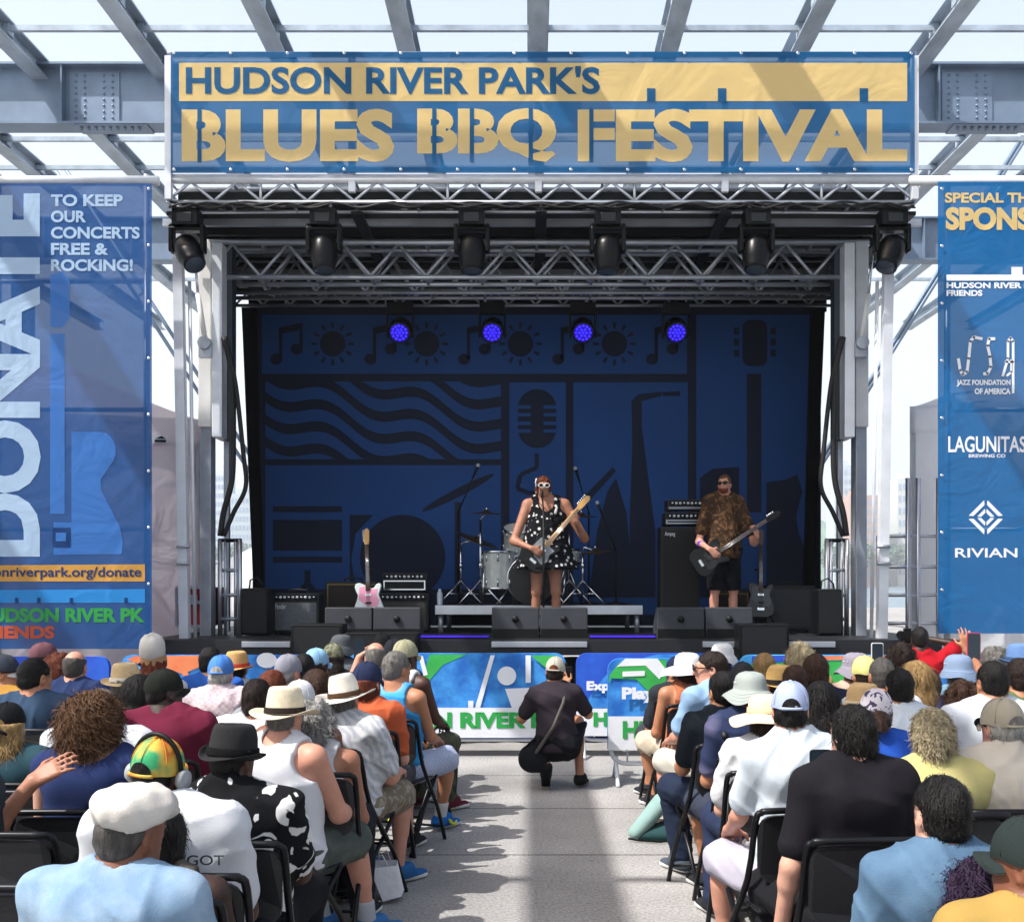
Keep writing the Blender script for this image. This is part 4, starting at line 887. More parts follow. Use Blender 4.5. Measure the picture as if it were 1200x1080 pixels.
# ---------------------------------------------------------------- body builder: signed distance fields, meshed by surface nets
class Vol:
    def __init__(s, lo, hi, h):
        s.h = h; s.lo = np.array(lo, np.float32); n = np.ceil((np.array(hi) - lo) / h).astype(int) + 1; s.n = n
        s.d = np.full(n, 1., np.float32); s.ax = [s.lo[i] + h * np.arange(n[i], dtype=np.float32) for i in range(3)]
    def sub(s, lo, hi):
        a = [max(0, int((lo[i] - s.lo[i]) / s.h)) for i in range(3)]; b = [min(s.n[i], int((hi[i] - s.lo[i]) / s.h) + 2) for i in range(3)]
        if any(b[i] <= a[i] for i in range(3)): return None, None, None, None
        sl = tuple(slice(a[i], b[i]) for i in range(3))
        return sl, s.ax[0][a[0]:b[0], None, None], s.ax[1][None, a[1]:b[1], None], s.ax[2][None, None, a[2]:b[2]]
    def mix(s, sl, v, k, op):
        d = s.d[sl]
        if op == '+':
            if k > 0:
                t = np.maximum(k - np.abs(d - v), 0) / k; s.d[sl] = np.minimum(d, v) - t * t * k * .25
            else: s.d[sl] = np.minimum(d, v)
        else: s.d[sl] = np.maximum(d, -v)
    def cone(s, a, b, ra, rb, k=.03, fl=None, op='+'):
        a = np.array(a, np.float32); b = np.array(b, np.float32); sc = np.array(fl if fl else (1, 1, 1), np.float32); m = k + 2.5 * s.h
        lo = np.minimum(a - ra * sc, b - rb * sc) - m; hi = np.maximum(a + ra * sc, b + rb * sc) + m
        sl, X, Y, Z = s.sub(lo, hi)
        if sl is None: return s
        px, py, pz = (X - a[0]) / sc[0], (Y - a[1]) / sc[1], (Z - a[2]) / sc[2]; ba = (b - a) / sc; L2 = float(ba @ ba) + 1e-9
        t = np.clip((px * ba[0] + py * ba[1] + pz * ba[2]) / L2, 0, 1)
        v = np.sqrt((px - t * ba[0]) ** 2 + (py - t * ba[1]) ** 2 + (pz - t * ba[2]) ** 2) - (ra + (rb - ra) * t)
        s.mix(sl, v * (float(sc.min()) if fl else 1.), k, op); return s
    def ell(s, c, r, k=.03, op='+', R=None):
        c = np.array(c, np.float32); r = np.array(r, np.float32); m = k + 2.5 * s.h; e = r if R is None else np.full(3, r.max())
        sl, X, Y, Z = s.sub(c - e - m, c + e + m)
        if sl is None: return s
        x, y, z = X - c[0], Y - c[1], Z - c[2]
        if R is not None: x, y, z = R[0][0] * x + R[1][0] * y + R[2][0] * z, R[0][1] * x + R[1][1] * y + R[2][1] * z, R[0][2] * x + R[1][2] * y + R[2][2] * z
        k0 = np.sqrt((x / r[0]) ** 2 + (y / r[1]) ** 2 + (z / r[2]) ** 2); k1 = np.sqrt((x / r[0] ** 2) ** 2 + (y / r[1] ** 2) ** 2 + (z / r[2] ** 2) ** 2) + 1e-6
        s.mix(sl, k0 * (k0 - 1) / k1, k, op); return s
    def plane(s, n, p):                                  # keep the side where (x - p).n < 0
        n = np.array(n, np.float32); v = (s.ax[0][:, None, None] - p[0]) * n[0] + (s.ax[1][None, :, None] - p[1]) * n[1] + (s.ax[2][None, None, :] - p[2]) * n[2]
        s.d = np.maximum(s.d, v); return s
    def noise(s, amp, f, seed=0, n=5):
        g = np.random.default_rng(seed); X, Y, Z = s.ax[0][:, None, None], s.ax[1][None, :, None], s.ax[2][None, None, :]
        w = np.zeros(s.n, np.float32)
        for i in range(n):
            q = g.normal(size=3); q = q / np.linalg.norm(q) * f * g.uniform(.6, 1.6); w += np.sin(X * q[0] + Y * q[1] + Z * q[2] + g.uniform(0, 6.3)) / n
        s.d = s.d + np.float32(amp * 1.6) * w; return s
    def folds(s, amp, f, c, seed=0, n=4, gz=0):           # soft ridged creases running across the cloth
        g = np.random.default_rng(seed); X, Y, Z = s.ax[0][:, None, None] - c[0], s.ax[1][None, :, None] - c[1], s.ax[2][None, None, :] - c[2]
        w = np.zeros(s.n, np.float32)
        for i in range(n):
            a = g.uniform(-.9, .9) + (1.57 if i % 2 else 0) * .8; q = np.array([math.sin(a), g.uniform(-.5, .5), math.cos(a)]) * f * g.uniform(.6, 1.5)
            wob = np.sin(X * g.uniform(5, 12) + Z * g.uniform(5, 12) + g.uniform(0, 6)) * .9
            m_ = np.clip(np.sin(X * g.uniform(4, 9) + Z * g.uniform(4, 9) + Y * 5 + g.uniform(0, 6)) + .25, 0, 1)
            w += (1 - np.abs(np.sin((X * q[0] + Y * q[1] + Z * q[2]) * .5 + wob + g.uniform(0, 6)))) ** 2 * m_
        s.d = s.d + np.float32(amp) * (.5 - np.minimum(w, 1.05)); return s
    def nets(s):
        d, lo, h = s.d, s.lo, s.h
        d[0] = d[-1] = 1; d[:, 0] = d[:, -1] = 1; d[:, :, 0] = d[:, :, -1] = 1
        ins = d < 0; n = np.array(d.shape) - 1
        C = [(i, j, k) for i in (0, 1) for j in (0, 1) for k in (0, 1)]
        cnt = np.zeros(n, np.int8)
        for i, j, k in C: cnt += ins[i:i + n[0], j:j + n[1], k:k + n[2]]
        act = (cnt > 0) & (cnt < 8); ijk = np.argwhere(act)
        if len(ijk) == 0: return np.zeros((0, 3)), np.zeros((0, 4), int)
        idx = np.full(n, -1, np.int32); idx[act] = np.arange(len(ijk))
        vals = np.stack([d[ijk[:, 0] + i, ijk[:, 1] + j, ijk[:, 2] + k] for i, j, k in C], 1)
        P_ = np.zeros((len(ijk), 3), np.float32); W = np.zeros(len(ijk), np.float32)
        for a in range(8):
            for b in range(a + 1, 8):
                if sum(abs(C[a][q] - C[b][q]) for q in range(3)) != 1: continue
                va, vb = vals[:, a], vals[:, b]; cr = (va < 0) != (vb < 0); t = np.where(cr, va / np.where(cr, va - vb, 1), 0)[:, None]
                P_ += np.where(cr[:, None], np.array(C[a]) + t * (np.array(C[b]) - np.array(C[a])), 0); W += cr
        V = lo + h * (ijk + P_ / W[:, None]); Q = []
        for ax in range(3):
            o1, o2 = (ax + 1) % 3, (ax + 2) % 3
            sl0 = [slice(1, -1)] * 3; sl0[ax] = slice(0, -1); sl1 = [slice(1, -1)] * 3; sl1[ax] = slice(1, None)
            A, B = ins[tuple(sl0)], ins[tuple(sl1)]; e = np.argwhere(A != B)
            if len(e) == 0: continue
            sg = A[tuple(e.T)]; g = e.copy(); g[:, o1] += 1; g[:, o2] += 1
            def at(p, q): c = g.copy(); c[:, o1] -= p; c[:, o2] -= q; return idx[tuple(c.T)]
            q = np.stack([at(1, 1), at(0, 1), at(0, 0), at(1, 0)], 1); q[~sg] = q[~sg][:, ::-1]; Q.append(q)
        return V, np.concatenate(Q)
def fin(name, vol, mats, parent, midx=None):
    V, Q = vol.nets()
    if len(V) == 0: return None
    mi = None
    if midx is not None: mi = midx(V[Q].mean(1))
    me = mesh_np(name, V, Q, mats, mi); o = link(name, me, parent); return o, V, Q
def vnormals(V, Q):
    n = np.cross(V[Q[:, 2]] - V[Q[:, 0]], V[Q[:, 3]] - V[Q[:, 1]]); N = np.zeros_like(V)
    for i in range(4): np.add.at(N, Q[:, i], n)
    return N / (np.linalg.norm(N, axis=1, keepdims=True) + 1e-9)
def strands(V, N, n, L, width, grav=1., curl=0., lift=.004, seed=1, seg=4, mixn=.3):
    """n thin tapering locks of hair rooted on the surface V,N"""
    g = np.random.default_rng(seed); k = g.integers(0, len(V), n); p = V[k].astype(float) + N[k] * lift * g.uniform(-.6, 1, (n, 1)); nn = N[k].astype(float)
    t = np.array([0, -.25, -1.]) * grav + g.normal(0, .35, (n, 3)); t = t - nn * (t * nn).sum(1, keepdims=True) * (1 - mixn); t = t / (np.linalg.norm(t, axis=1, keepdims=True) + 1e-6) + nn * mixn
    side = np.cross(t, nn); side /= np.linalg.norm(side, axis=1, keepdims=True) + 1e-6
    ln = L * g.uniform(.5, 1.3, (n, 1)); ph = g.uniform(0, 6.3, (n, 1)); vs = []
    for i in range(seg + 1):
        u = i / seg; c = p + t * ln * u - nn * (ln * u * u * .25)
        if curl: c = c + (side * np.cos(ph + u * 7) + nn * np.sin(ph + u * 7)) * curl * min(1, u * 2)
        wd = width * (1 - .75 * u) * .5; vs += [c - side * wd, c + side * wd]
    vs = np.stack(vs, 1); m = 2 * (seg + 1); base = np.arange(n)[:, None] * m; Q = [base + np.array([2 * i, 2 * i + 1, 2 * i + 3, 2 * i + 2]) for i in range(seg)]
    return vs.reshape(-1, 3), np.concatenate(Q)
SKINS = {'fair': '#d3a08a', 'pink': '#cf947c', 'tan': '#b97f5d', 'olive': '#a9745a', 'brown': '#7a4c36', 'dark': '#4a2d21', 'deep': '#35211a'}
def skin(k): return mat('skin_' + k, dim(SKINS[k], .9), .5, 0, .1, 18, .12, 120, .35)
HAIRC = {'black': '#15120f', 'dark': '#2a1c14', 'brown': '#4a3020', 'lbrown': '#6f4c30', 'red': '#7c3a1f', 'blond': '#b08d5a', 'pale': '#cdbd98', 'grey': '#86827d', 'lgrey': '#b9b6b1', 'white': '#d3d0ca', 'purple': '#34203f', 'salt': '#55514d'}
def hairm(k): return mat('hair_' + k, dim(HAIRC[k], .8), .5, 0, .45, 60, .5, 160, .22, stretch=(1, 1, .35))
def dim(hx, f=.78):
    return '#' + ''.join('%02x' % round(int(hx[i:i + 2], 16) * f) for i in (1, 3, 5))
def cloth(hexc, pat=None, c2=None, ps=8.):
    c2 = tuple(dim(q, .9) for q in c2) if isinstance(c2, (list, tuple)) else (dim(c2, .9) if c2 else None)
    return mat('cloth', dim(hexc, .9), .9, 0, .08, 5, .3, 300, .12, pat, c2, ps)
def lerp3(a, b, t): return tuple(a[i] + (b[i] - a[i]) * t for i in range(3))
def hand(vol, w, d, pal, curl=.5, sc=1., side=1, spread=.16):
    """palm with five separate bent fingers; w wrist, d direction to the fingers, pal palm normal"""
    w, d, pal = Vector(w), Vector(d).normalized(), Vector(pal); pal = (pal - d * pal.dot(d)).normalized(); x = d.cross(pal) * side
    r0 = max(.0085 * sc, vol.h * .8); q = lambda v: tuple(v)
    for i in range(4): o = x * (.03 - .02 * i) * sc; vol.cone(q(w + o * .6), q(w + d * .085 * sc + o), .015 * sc, .012 * sc, .012)
    for i, ln in enumerate((.07, .078, .072, .056)):
        o = x * (.032 - .0215 * i) * sc; b = w + d * .088 * sc + o; a0 = curl * (.55 + .08 * i); dd = d + x * spread * (.5 - i * .33)
        for j, f in enumerate((.45, .32, .23)):
            a = a0 * (j + .6); v = (dd.normalized() * math.cos(a) + pal * math.sin(a)) * ln * f * sc; vol.cone(q(b), q(b + v), r0 * (1 - .1 * j), r0 * (.92 - .1 * j), .004); b = b + v
    b = w + x * .03 * sc + d * .03 * sc; v1 = (x * .75 + d * .65 + pal * .3).normalized() * .04 * sc; v2 = (x * .25 + d * .9 + pal * (.2 + curl * .5)).normalized() * .034 * sc
    vol.cone(q(b - x * .01 * sc), q(b + v1), .014 * sc, r0 * 1.15, .012).cone(q(b + v1), q(b + v1 + v2), r0 * 1.1, r0 * .95, .004)
SHOE_SOLE = mat('shoe_sole', '#d8d8d4', .7)

NP = [0]
def person(px, py, D, label, skin_='tan', hair=('short', 'dark'), hat=None, top=('tee', '#888888'), bot=('shorts', '#4b4a44'), yaw=0., lean=.0, side=0., hd=(0, 0, 0), arms=('lap', 'lap'),
           w=1., pose='sit', J=None, shoes='#2a2b30', sole=None, sock=None, glasses=None, group='people seated in the audience', zf=0., chair=None, hs=.95, hdz=None, extra=None, fine=None, X0=None, seed=None, feet=None, cat='person', ztop=None, face=False, psv=None):
    if hs == .95 and D < 5.95: hs = .86
    NP[0] += 1; sdd = NP[0] if seed is None else seed; rg = random.Random(sdd)
    hz = {'cap': .02, 'fedora': .045, 'straw': .05, 'bucket': .03, 'sun': .035, 'beanie': .02, 'flat': .035, 'wrap': .12, 'bandana': .012}.get(hat[0] if hat else '', 0) + ({'curly': .045, 'afro': .03, 'big': .05}.get(hair[0], .012) if hair and not hat else 0)
    X = PX(px, D) if X0 is None else X0; zt = (PZ(py, D) if ztop is None else ztop) - hz - zf
    hgt = zt
    h = min(max(1.7 * D / F, .0085), .017); hh = min(h, .011) if D < 6 or face else h
    sit = pose != 'stand'
    # ---- joints
    ps = psv or (.52 if sit else hgt * .53)
    head_half = .115 * hs
    hc_z = hgt - head_half
    nk = hc_z - .105 * hs
    k = (nk - ps) / .555
    ox, oy = side * .62 * k, lean * .6 * k                # keep the head where the photo has it when the back leans
    if X0 is None: X -= ox * math.cos(yaw) - oy * math.sin(yaw); D0_ = D - (ox * math.sin(yaw) + oy * math.cos(yaw))
    else: D0_ = D
    root = thing('person', label, cat, (X, D0_, zf), yaw, group)
    def T(x, y, z):                                       # torso coordinates (pelvis 0 ... neck .555) to posed
        return (x + side * z, y + lean * z, ps + z * k)
    j = {}
    j['pel'] = (0, 0, ps); j['bel'] = T(0, .015, .16); j['che'] = T(0, -.01, .36); j['nek'] = T(0, -.005, .555)
    hp = (hdz or (0, 0))
    j['hea'] = (j['nek'][0] + side * .1 + hp[0], j['nek'][1] + .03 + lean * .08 + hp[1], hc_z)
    sw = .166 * w ** .6
    for s_, c in ((-1, 'L'), (1, 'R')):
        j['sh' + c] = T(s_ * sw, -.015, .47)
        a = arms[0 if s_ < 0 else 1]; sh = j['sh' + c]
        if a == 'lap': j['el' + c] = (sh[0] + s_ * .045, sh[1] + .08, sh[2] - .28); j['wr' + c] = (s_ * .09 + rg.uniform(-.03, .03), sh[1] + .30, ps + .12)
        elif a == 'knee': j['el' + c] = (sh[0] + s_ * .025, sh[1] + .15, sh[2] - .26); j['wr' + c] = (s_ * .13, .36, ps + .12)
        elif a == 'fold': j['el' + c] = (sh[0] + s_ * .05, sh[1] + .1, sh[2] - .27); j['wr' + c] = (-s_ * .06, sh[1] + .24, sh[2] - .22)
        elif a == 'phone': j['el' + c] = (sh[0] + s_ * .07, sh[1] + .2, sh[2] - .12); j['wr' + c] = (sh[0] - s_ * .02, sh[1] + .27, sh[2] + .17)
        elif a == 'face': j['el' + c] = (sh[0] + s_ * .1, sh[1] + .14, sh[2] - .16); j['wr' + c] = (s_ * .07, sh[1] + .2, j['hea'][2] - .05)
        elif a == 'down': j['el' + c] = (sh[0] + s_ * .07, sh[1] - .02, sh[2] - .28); j['wr' + c] = (sh[0] + s_ * .08, sh[1] + .08, sh[2] - .53)
        if sit:
            sp = rg.uniform(.10, .19); j['hp' + c] = (s_ * .09, .01, .50); j['kn' + c] = (s_ * sp, .44, .50); fx = s_ * rg.uniform(.1, .17); fy = rg.uniform(.36, .52); j['an' + c] = (fx, fy, .09)
        else:
            j['hp' + c] = (s_ * .09, 0, ps - .02); j['kn' + c] = (s_ * .11, .02, ps * .53); j['an' + c] = (s_ * .12, -.03, .085)
        j['to' + c] = (j['an' + c][0] + s_ * .035, j['an' + c][1] + .15, .035)
    if J:
        for q, v in J.items(): j[q] = v
        for c, s_ in (('L', -1), ('R', 1)):
            if 'an' + c in J and 'to' + c not in J: a = j['an' + c]; j['to' + c] = (a[0] + s_ * .03, a[1] + .15, a[2] - .05)
    pts = np.array(list(j.values())); lo = pts.min(0) - .24; hi = pts.max(0) + .24; lo[2] = min(lo[2], -.02)
    # ---- head frame
    HM = Matrix.Translation(j['hea']) @ Matrix.Rotation(hd[0], 4, 'Z') @ Matrix.Rotation(hd[1], 4, 'X') @ Matrix.Rotation(hd[2], 4, 'Y') @ Matrix.Scale(hs, 4)
    hp_ = lambda x, y, z: tuple(HM @ Vector((x, y, z))); R3 = np.array((HM.to_3x3() * (1 / hs)).col if False else [[HM[r][c] / hs for c in range(3)] for r in range(3)], np.float32)
    he = lambda v, c, r, k_=.02, op='+': v.ell(hp_(*c), tuple(q * hs for q in r), k_, op, R3)
    # ---- skin
    def torso(v, g, wv=1.):
        v.ell(j['pel'], (.165 * w * wv + g, .135 * w + g, .135 + g), .06)
        v.ell(j['bel'], ((.138 * w) * wv + g, .110 * w ** 1.3 + g, .19 * k + g), .07)
        v.ell(j['che'], (.160 * w ** .8 + g, .104 * w ** .6 + g, .19 * k + g), .07)
        for c in 'LR': v.cone(j['sh' + c], lerp3(j['sh' + c], j['nek'], .78), .056 * w ** .5 + g, .052 + g, .05)
        v.cone(T(-.06, -.045, .42), T(.06, -.045, .42), .085 + g, .085 + g, .05)
    def arm(v, c, g, t=1., t0=0.):
        a, e, u = j['sh' + c], j['el' + c], j['wr' + c]; r = .042 * w ** .6
        if t <= 1: v.cone(a, lerp3(a, e, t), r + .013 + g, r + g * 1.3, .035)
        else: v.cone(a, e, r + .01 + g, r - .003 + g, .03); v.cone(e, lerp3(e, u, t - 1), r - .003 + g, .03 + g, .02)
    B = Vol(lo, hi, h)
    torso(B, -.010)
    for c, s_ in (('L', -1), ('R', 1)):
        a, e, u = j['sh' + c], j['el' + c], j['wr' + c]; r = .042 * w ** .6
        B.cone(a, e, r + .01, r - .006, .03); B.cone(lerp3(e, u, .25), e, r - .003, r - .008, .02); B.cone(e, u, r - .006, .027, .02)
        d = Vector(u) - Vector(e); fn = (fine or {}).get(c)
        if fn: hand(B, u, fn[0], fn[1], fn[2] if len(fn) > 2 else .5, 1.03, fn[3] if len(fn) > 3 else s_)
        elif D < 3: hand(B, u, (d.normalized() + Vector((0, .4, -.3))), (0, -.3, -1), .6, 1., s_)
        else: hand(B, u, d.normalized() + Vector((-s_ * .3, .3, -.2)), (0, -.2, -1), .6, 1.05, s_)
        hpj, kn, an, to = j['hp' + c], j['kn' + c], j['an' + c], j['to' + c]
        B.cone(hpj, kn, .088 * w ** .5, .054, .05); B.cone(kn, an, .05, .034, .03); cv = lerp3(kn, an, .28); bk = (0, -.018, 0)
        B.cone((cv[0], cv[1] + bk[1], cv[2]), lerp3(kn, an, .5), .049, .04, .03); B.cone((an[0], an[1], an[2] - (.012 if shoes else 0)), to, .036 if not shoes else .026, .028 if not shoes else .018, .03); B.ell(kn, (.053, .056, .056), .02)
    nb = j['nek']; B.cone((nb[0], nb[1] - .01, nb[2] - .05), hp_(0, -.022, -.05), .064 * w ** .3, .054 * hs, .04)
    fine_head = hh < h - 1e-6
    hv = Vol(np.array(j['hea']) - .2, np.array(j['hea']) + .2, hh) if fine_head else B
    def head(v):
        he(v, (0, -.016, .03), (.072, .096, .085)); he(v, (0, .03, -.035), (.058, .066, .078), .04); v.cone(hp_(-.02, .06, -.088), hp_(.02, .06, -.088), .022 * hs, .022 * hs, .03)
        v.cone(hp_(0, -.022, -.05), hp_(0, -.04, -.10), .054 * hs, .056 * hs, .03)
        v.cone(hp_(0, .092, .012), hp_(0, .108, -.028), .010 * hs, .016 * hs, .012); v.cone(hp_(-.025, .088, .03), hp_(.025, .088, .03), .012 * hs, .012 * hs, .02)
        v.cone(hp_(-.02, .09, -.058), hp_(.02, .09, -.058), .009 * hs, .009 * hs, .008)
        for s_ in (-1, 1):
            he(v, (s_ * .075, -.012, -.012), (.012, .024, .034), .008); he(v, (s_ * .082, -.006, -.008), (.008, .012, .018), 0, '-'); he(v, (s_ * .033, .092, .008), (.018, .012, .010), .0, '-'); he(v, (s_ * .033, .080, .008), (.013, .012, .012), .004)
    head(B)
    SK = skin(skin_)
    fin('body', B, [SK], root)
    if fine_head:
        head(hv); hv.plane((0, 0, -1), (0, 0, j['hea'][2] - .125 * hs)); q = fin('face', hv, [SK], root)
        bod = [c for c in root.children if c.name.startswith('body')][0]; join_mesh(bod, q[0])
    # ---- clothes
    style, colr = top[0], top[1]; TM = cloth(colr, *top[2:]) if isinstance(colr, str) else colr
    if style:
        V_ = Vol(lo, hi, h); g = .013
        torso(V_, g, 1.02); V_.cone(T(0, 0, -.04), T(0, .01, .2), .165 * w + g, .15 * w + g, .06, (1, .8, 1))
        if style in ('tee', 'polo', 'camp'):
            for c in 'LR': arm(V_, c, g + .006, .74)
        elif style == 'cap_sleeve':
            for c in 'LR': arm(V_, c, g + .006, .4)
        elif style == 'long':
            for c in 'LR': arm(V_, c, g + .004, 1.86)
        elif style in ('tank', 'dress'):
            for c, s_ in (('L', -1), ('R', 1)): a = j['sh' + c]; V_.ell((a[0] + s_ * .03, a[1], a[2] + .015), (.085, .2, .115), 0, '-')
            V_.ell((j['nek'][0], j['nek'][1] + .05, j['nek'][2] - .01), (.085, .14, .10), 0, '-')
            if style == 'dress': V_.ell((j['nek'][0], j['nek'][1] + .13, j['nek'][2] - .05), (.10, .12, .13), 0, '-')
        if style == 'dress':
            V_.cone((0, 0, ps + .1), (0, 0, ps - .22), .17 * w, .27 * w, .05, (1, .75, 1))
        if style in ('polo', 'camp'):
            n_ = j['nek']; V_.cone((n_[0], n_[1] - .015, n_[2] - .035), (n_[0], n_[1] - .005, n_[2] + .012), .083, .074, .012)
        V_.noise(.005, 20, sdd, 4); V_.folds(.010, 48, j['che'], sdd)
        nbk = j['nek']; V_.cone((nbk[0], nbk[1] + .01, nbk[2] + .0), (nbk[0], nbk[1] + .02, nbk[2] + .2), .060 if style not in ('scoop',) else .1, .09, 0, None, '-')
        if style == 'scoop': V_.ell((nbk[0], nbk[1] - .02, nbk[2] + .01), (.12, .16, .075), 0, '-')
        for c in 'LR':
            if style in ('tee', 'polo', 'camp', 'cap_sleeve'):
                tt = .4 if style == 'cap_sleeve' else .74
                a, e = Vector(j['sh' + c]), Vector(j['el' + c]); cutp = a.lerp(e, tt + .06); dd = (e - a).normalized(); V_.cone(tuple(cutp + dd * .03), tuple(cutp + dd * .3), .085, .085, 0, None, '-') if False else None
        if style == 'dress': V_.plane((0, 0, -1), (0, 0, ps - .2))
        else: V_.plane((0, 0, -1), (0, 0, ps - .055 if sit else ps - .1))
        tr = fin({'tank': 'tank_top', 'dress': 'dress'}.get(style, 'shirt'), V_, [TM], root)
    bs, bc = bot[0], bot[1]
    if bs:
        BM = cloth(bc, *bot[2:]); V_ = Vol(lo, hi, max(h, .011)); g = .02
        V_.ell(j['pel'], (.17 * w + g, .135 * w + g, .13 + g), .06)
        for c in 'LR':
            hpj, kn, an = j['hp' + c], j['kn' + c], j['an' + c]
            if bs == 'shorts': V_.cone(hpj, lerp3(hpj, kn, .93), .088 * w ** .5 + g, .07 + g * 1.1, .04)
            else: V_.cone(hpj, kn, .088 * w ** .5 + g, .062 + g, .04); V_.cone(kn, lerp3(kn, an, .93), .058 + g, .046 + g, .03)
        V_.noise(.003, 30, sdd + 3); V_.folds(.008, 60, j['pel'], sdd + 3)
        if bs == 'shorts':
            for c in 'LR':
                kn, hpj = Vector(j['kn' + c]), Vector(j['hp' + c]); d = (kn - hpj).normalized(); e = kn + d * .0; V_.ell(tuple(kn + d * .11), (.12, .12, .12), 0, '-')
        V_.plane((0, 0, 1), (0, 0, ps + .14)); fin('shorts' if bs == 'shorts' else ('trousers' if bs == 'long' else 'skirt'), V_, [BM], root)
    sm = cloth(shoes) if shoes else None
    for c in 'LR':
        an, to = np.array(j['an' + c]), np.array(j['to' + c]); V_ = Vol(np.minimum(an, to) - .12, np.maximum(an, to) + .12, min(h, .012)); d = to - an; d = d / np.linalg.norm(d); z0 = min(an[2], to[2])
        if shoes:
            heel = an - d * .035 - np.array([0, 0, .045]); V_.cone(heel, to + d * .045, .042, .036, .02, (1, 1, .9)); V_.cone(an - np.array([0, 0, .01]), (an + to) / 2 + np.array([0, 0, .012]), .05, .044, .03)
            if pose != 'squat': V_.plane((0, 0, -1), (0, 0, .004))
            V_.plane((0, 0, 1), (0, 0, an[2] + .02)); zc = (an[2] - .06)
            mt = [sm, cloth(sole) if sole else SHOE_SOLE]; fin('shoe', V_, mt, root, lambda cc, zc=zc: (cc[:, 2] < max(.026, zc if pose != 'squat' else -1)).astype(int))
        if sock:
            V_ = Vol(an - .1, an + .16, min(h, .012)); kn = np.array(j['kn' + c]); V_.cone(an, an + (kn - an) * .24, .043, .046, .01); V_.plane((0, 0, 1), tuple(an + (kn - an) * .26)); fin('sock', V_, [cloth(sock)], root)
    # ---- hair
    if hair:
        hk, hcol = hair[0], hair[1]; HMt = hairm(hcol); tail = hair[2] if len(hair) > 2 else 1.
        V_ = Vol(np.array(j['hea']) - np.array([.26, .3, .26 + .34 * (hk in ('long', 'pony', 'braids'))]), np.array(j['hea']) + np.array([.26, .26, .28]), max(min(h, .011), .007))
        g = {'short': .006, 'buzz': .0025, 'ring': .005, 'medium': .012, 'long': .012, 'pony': .008, 'braids': .014, 'curly': .028, 'afro': .008, 'big': .036, 'bob': .016, 'bun': .008}[hk]
        he(V_, (0, -.02, .032), (.0735 + g, .098 + g, .087 + g))
        if hk in ('short', 'buzz', 'ring', 'medium', 'bob', 'bun', 'pony'): he(V_, (0, -.05, -.03), (.060 + g * .8, .060 + g, .052 + g), .03)
        if hk in ('medium', 'bob'): he(V_, (0, -.03, -.05), (.07 + g * .8, .075 + g, .065 + g), .03)
        if hk in ('curly', 'big', 'afro'): he(V_, (0, -.045, -.03), (.073 + g * .95, .08 + g * .8, .075 + g * .8), .03)
        if hk in ('long', 'braids'):
            a = hp_(0, -.05, 0); m_ = hp_(0, -.085, -.12); e = (m_[0], m_[1] - .03, m_[2] - .19 * tail); V_.cone(a, m_, .088, .08, .03, (1, .75, 1)); V_.cone(m_, e, .08, .055, .03, (1, .6, 1))
        if hk == 'pony': a = hp_(0, -.12, -.0); e = hp_(0, -.15, -.1); e2 = (e[0], e[1], e[2] - .15); V_.cone(a, e, .028, .036, .015); V_.cone(e, e2, .036, .015, .015)
        if hk == 'bun': V_.cone(hp_(0, -.09, .09), hp_(0, -.1, .1), .045, .045, .015)
        V_.noise({'curly': .012, 'big': .016, 'afro': .008, 'braids': .009}.get(hk, .003), {'curly': 90, 'big': 75, 'afro': 120, 'braids': 130}.get(hk, 110), sdd + 5)
        # open the face, keep ears free on short cuts
        fz = .012 if hk not in ('big', 'curly', 'afro') else .0
        he(V_, (0, .125, -.04), (.088 + g * .5, .10, .105), 0, '-')
        if hk in ('short', 'buzz', 'ring', 'bun', 'pony'):
            for s_ in (-1, 1): he(V_, (s_ * .1, .03, -.04), (.05, .055, .055), 0, '-')
            bz = hp_(0, -.06, -.075); V_.plane((0, -.0, -1), bz)
        if hk == 'ring': he(V_, (0, .01, .12), (.105, .13, .085), 0, '-')
        if hk in ('medium', 'curly', 'afro', 'big', 'bob'): bz = hp_(0, -.06, -.115 - g * .6); V_.plane((0, 0, -1), bz)
        if hat and hat[0] in ('cap', 'fedora', 'straw', 'bucket', 'sun', 'beanie', 'flat', 'wrap', 'bandana') : he(V_, (0, -.018, .125), (.17, .19, .112), 0, '-')
        r = fin('hair', V_, [HMt], root)
        if r:
            o, V, Q = r; HI = HM.inverted(); zl = np.array([HI[2][0], HI[2][1], HI[2][2]]) @ V.T + HI[2][3]; ns = {'short': 700, 'medium': 900, 'long': 1100, 'braids': 500, 'curly': 1500, 'big': 4200, 'afro': 1500, 'bob': 700, 'pony': 500, 'bun': 450, 'ring': 260, 'buzz': 0}[hk]
            ns = int(ns * 1.8) if D < 7 else ns
            if ns and len(V):
                N_ = vnormals(V, Q); lowcut = -.05 if hk in ('short', 'buzz', 'ring', 'pony', 'bun') else -9; kp = np.where((zl < (-.012 if hat else 9)) & (zl > lowcut))[0]; kp = kp if len(kp) else np.arange(len(V)); cu = {'curly': .010, 'big': .014, 'afro': .006, 'braids': .004}.get(hk, .001)
                sv, sq = strands(V[kp], N_[kp], ns, {'curly': .045, 'big': .07, 'afro': .028, 'long': .1, 'braids': .09, 'short': .024, 'ring': .02, 'pony': .03}.get(hk, .04), max(.0035, h * .35) * (1.3 if cu > .005 else 1), 1., cu, .006, sdd, 4, .55 if cu > .005 else .2)
                V2 = np.concatenate([V, sv]); Q2 = np.concatenate([Q, sq + len(V)]); o.data = mesh_np('hair', V2, Q2, [HMt])
    beard = extra.get('beard') if extra else None
    if beard:
        V_ = Vol(np.array(j['hea']) - .2, np.array(j['hea']) + .2, .006); he(V_, (0, .045, -.07), (.058, .062, .052)); he(V_, (0, .06, -.03), (.05, .06, .035), 0, '-') ; V_.noise(.003, 120, 3); fin('beard', V_, [hairm(beard)], root)
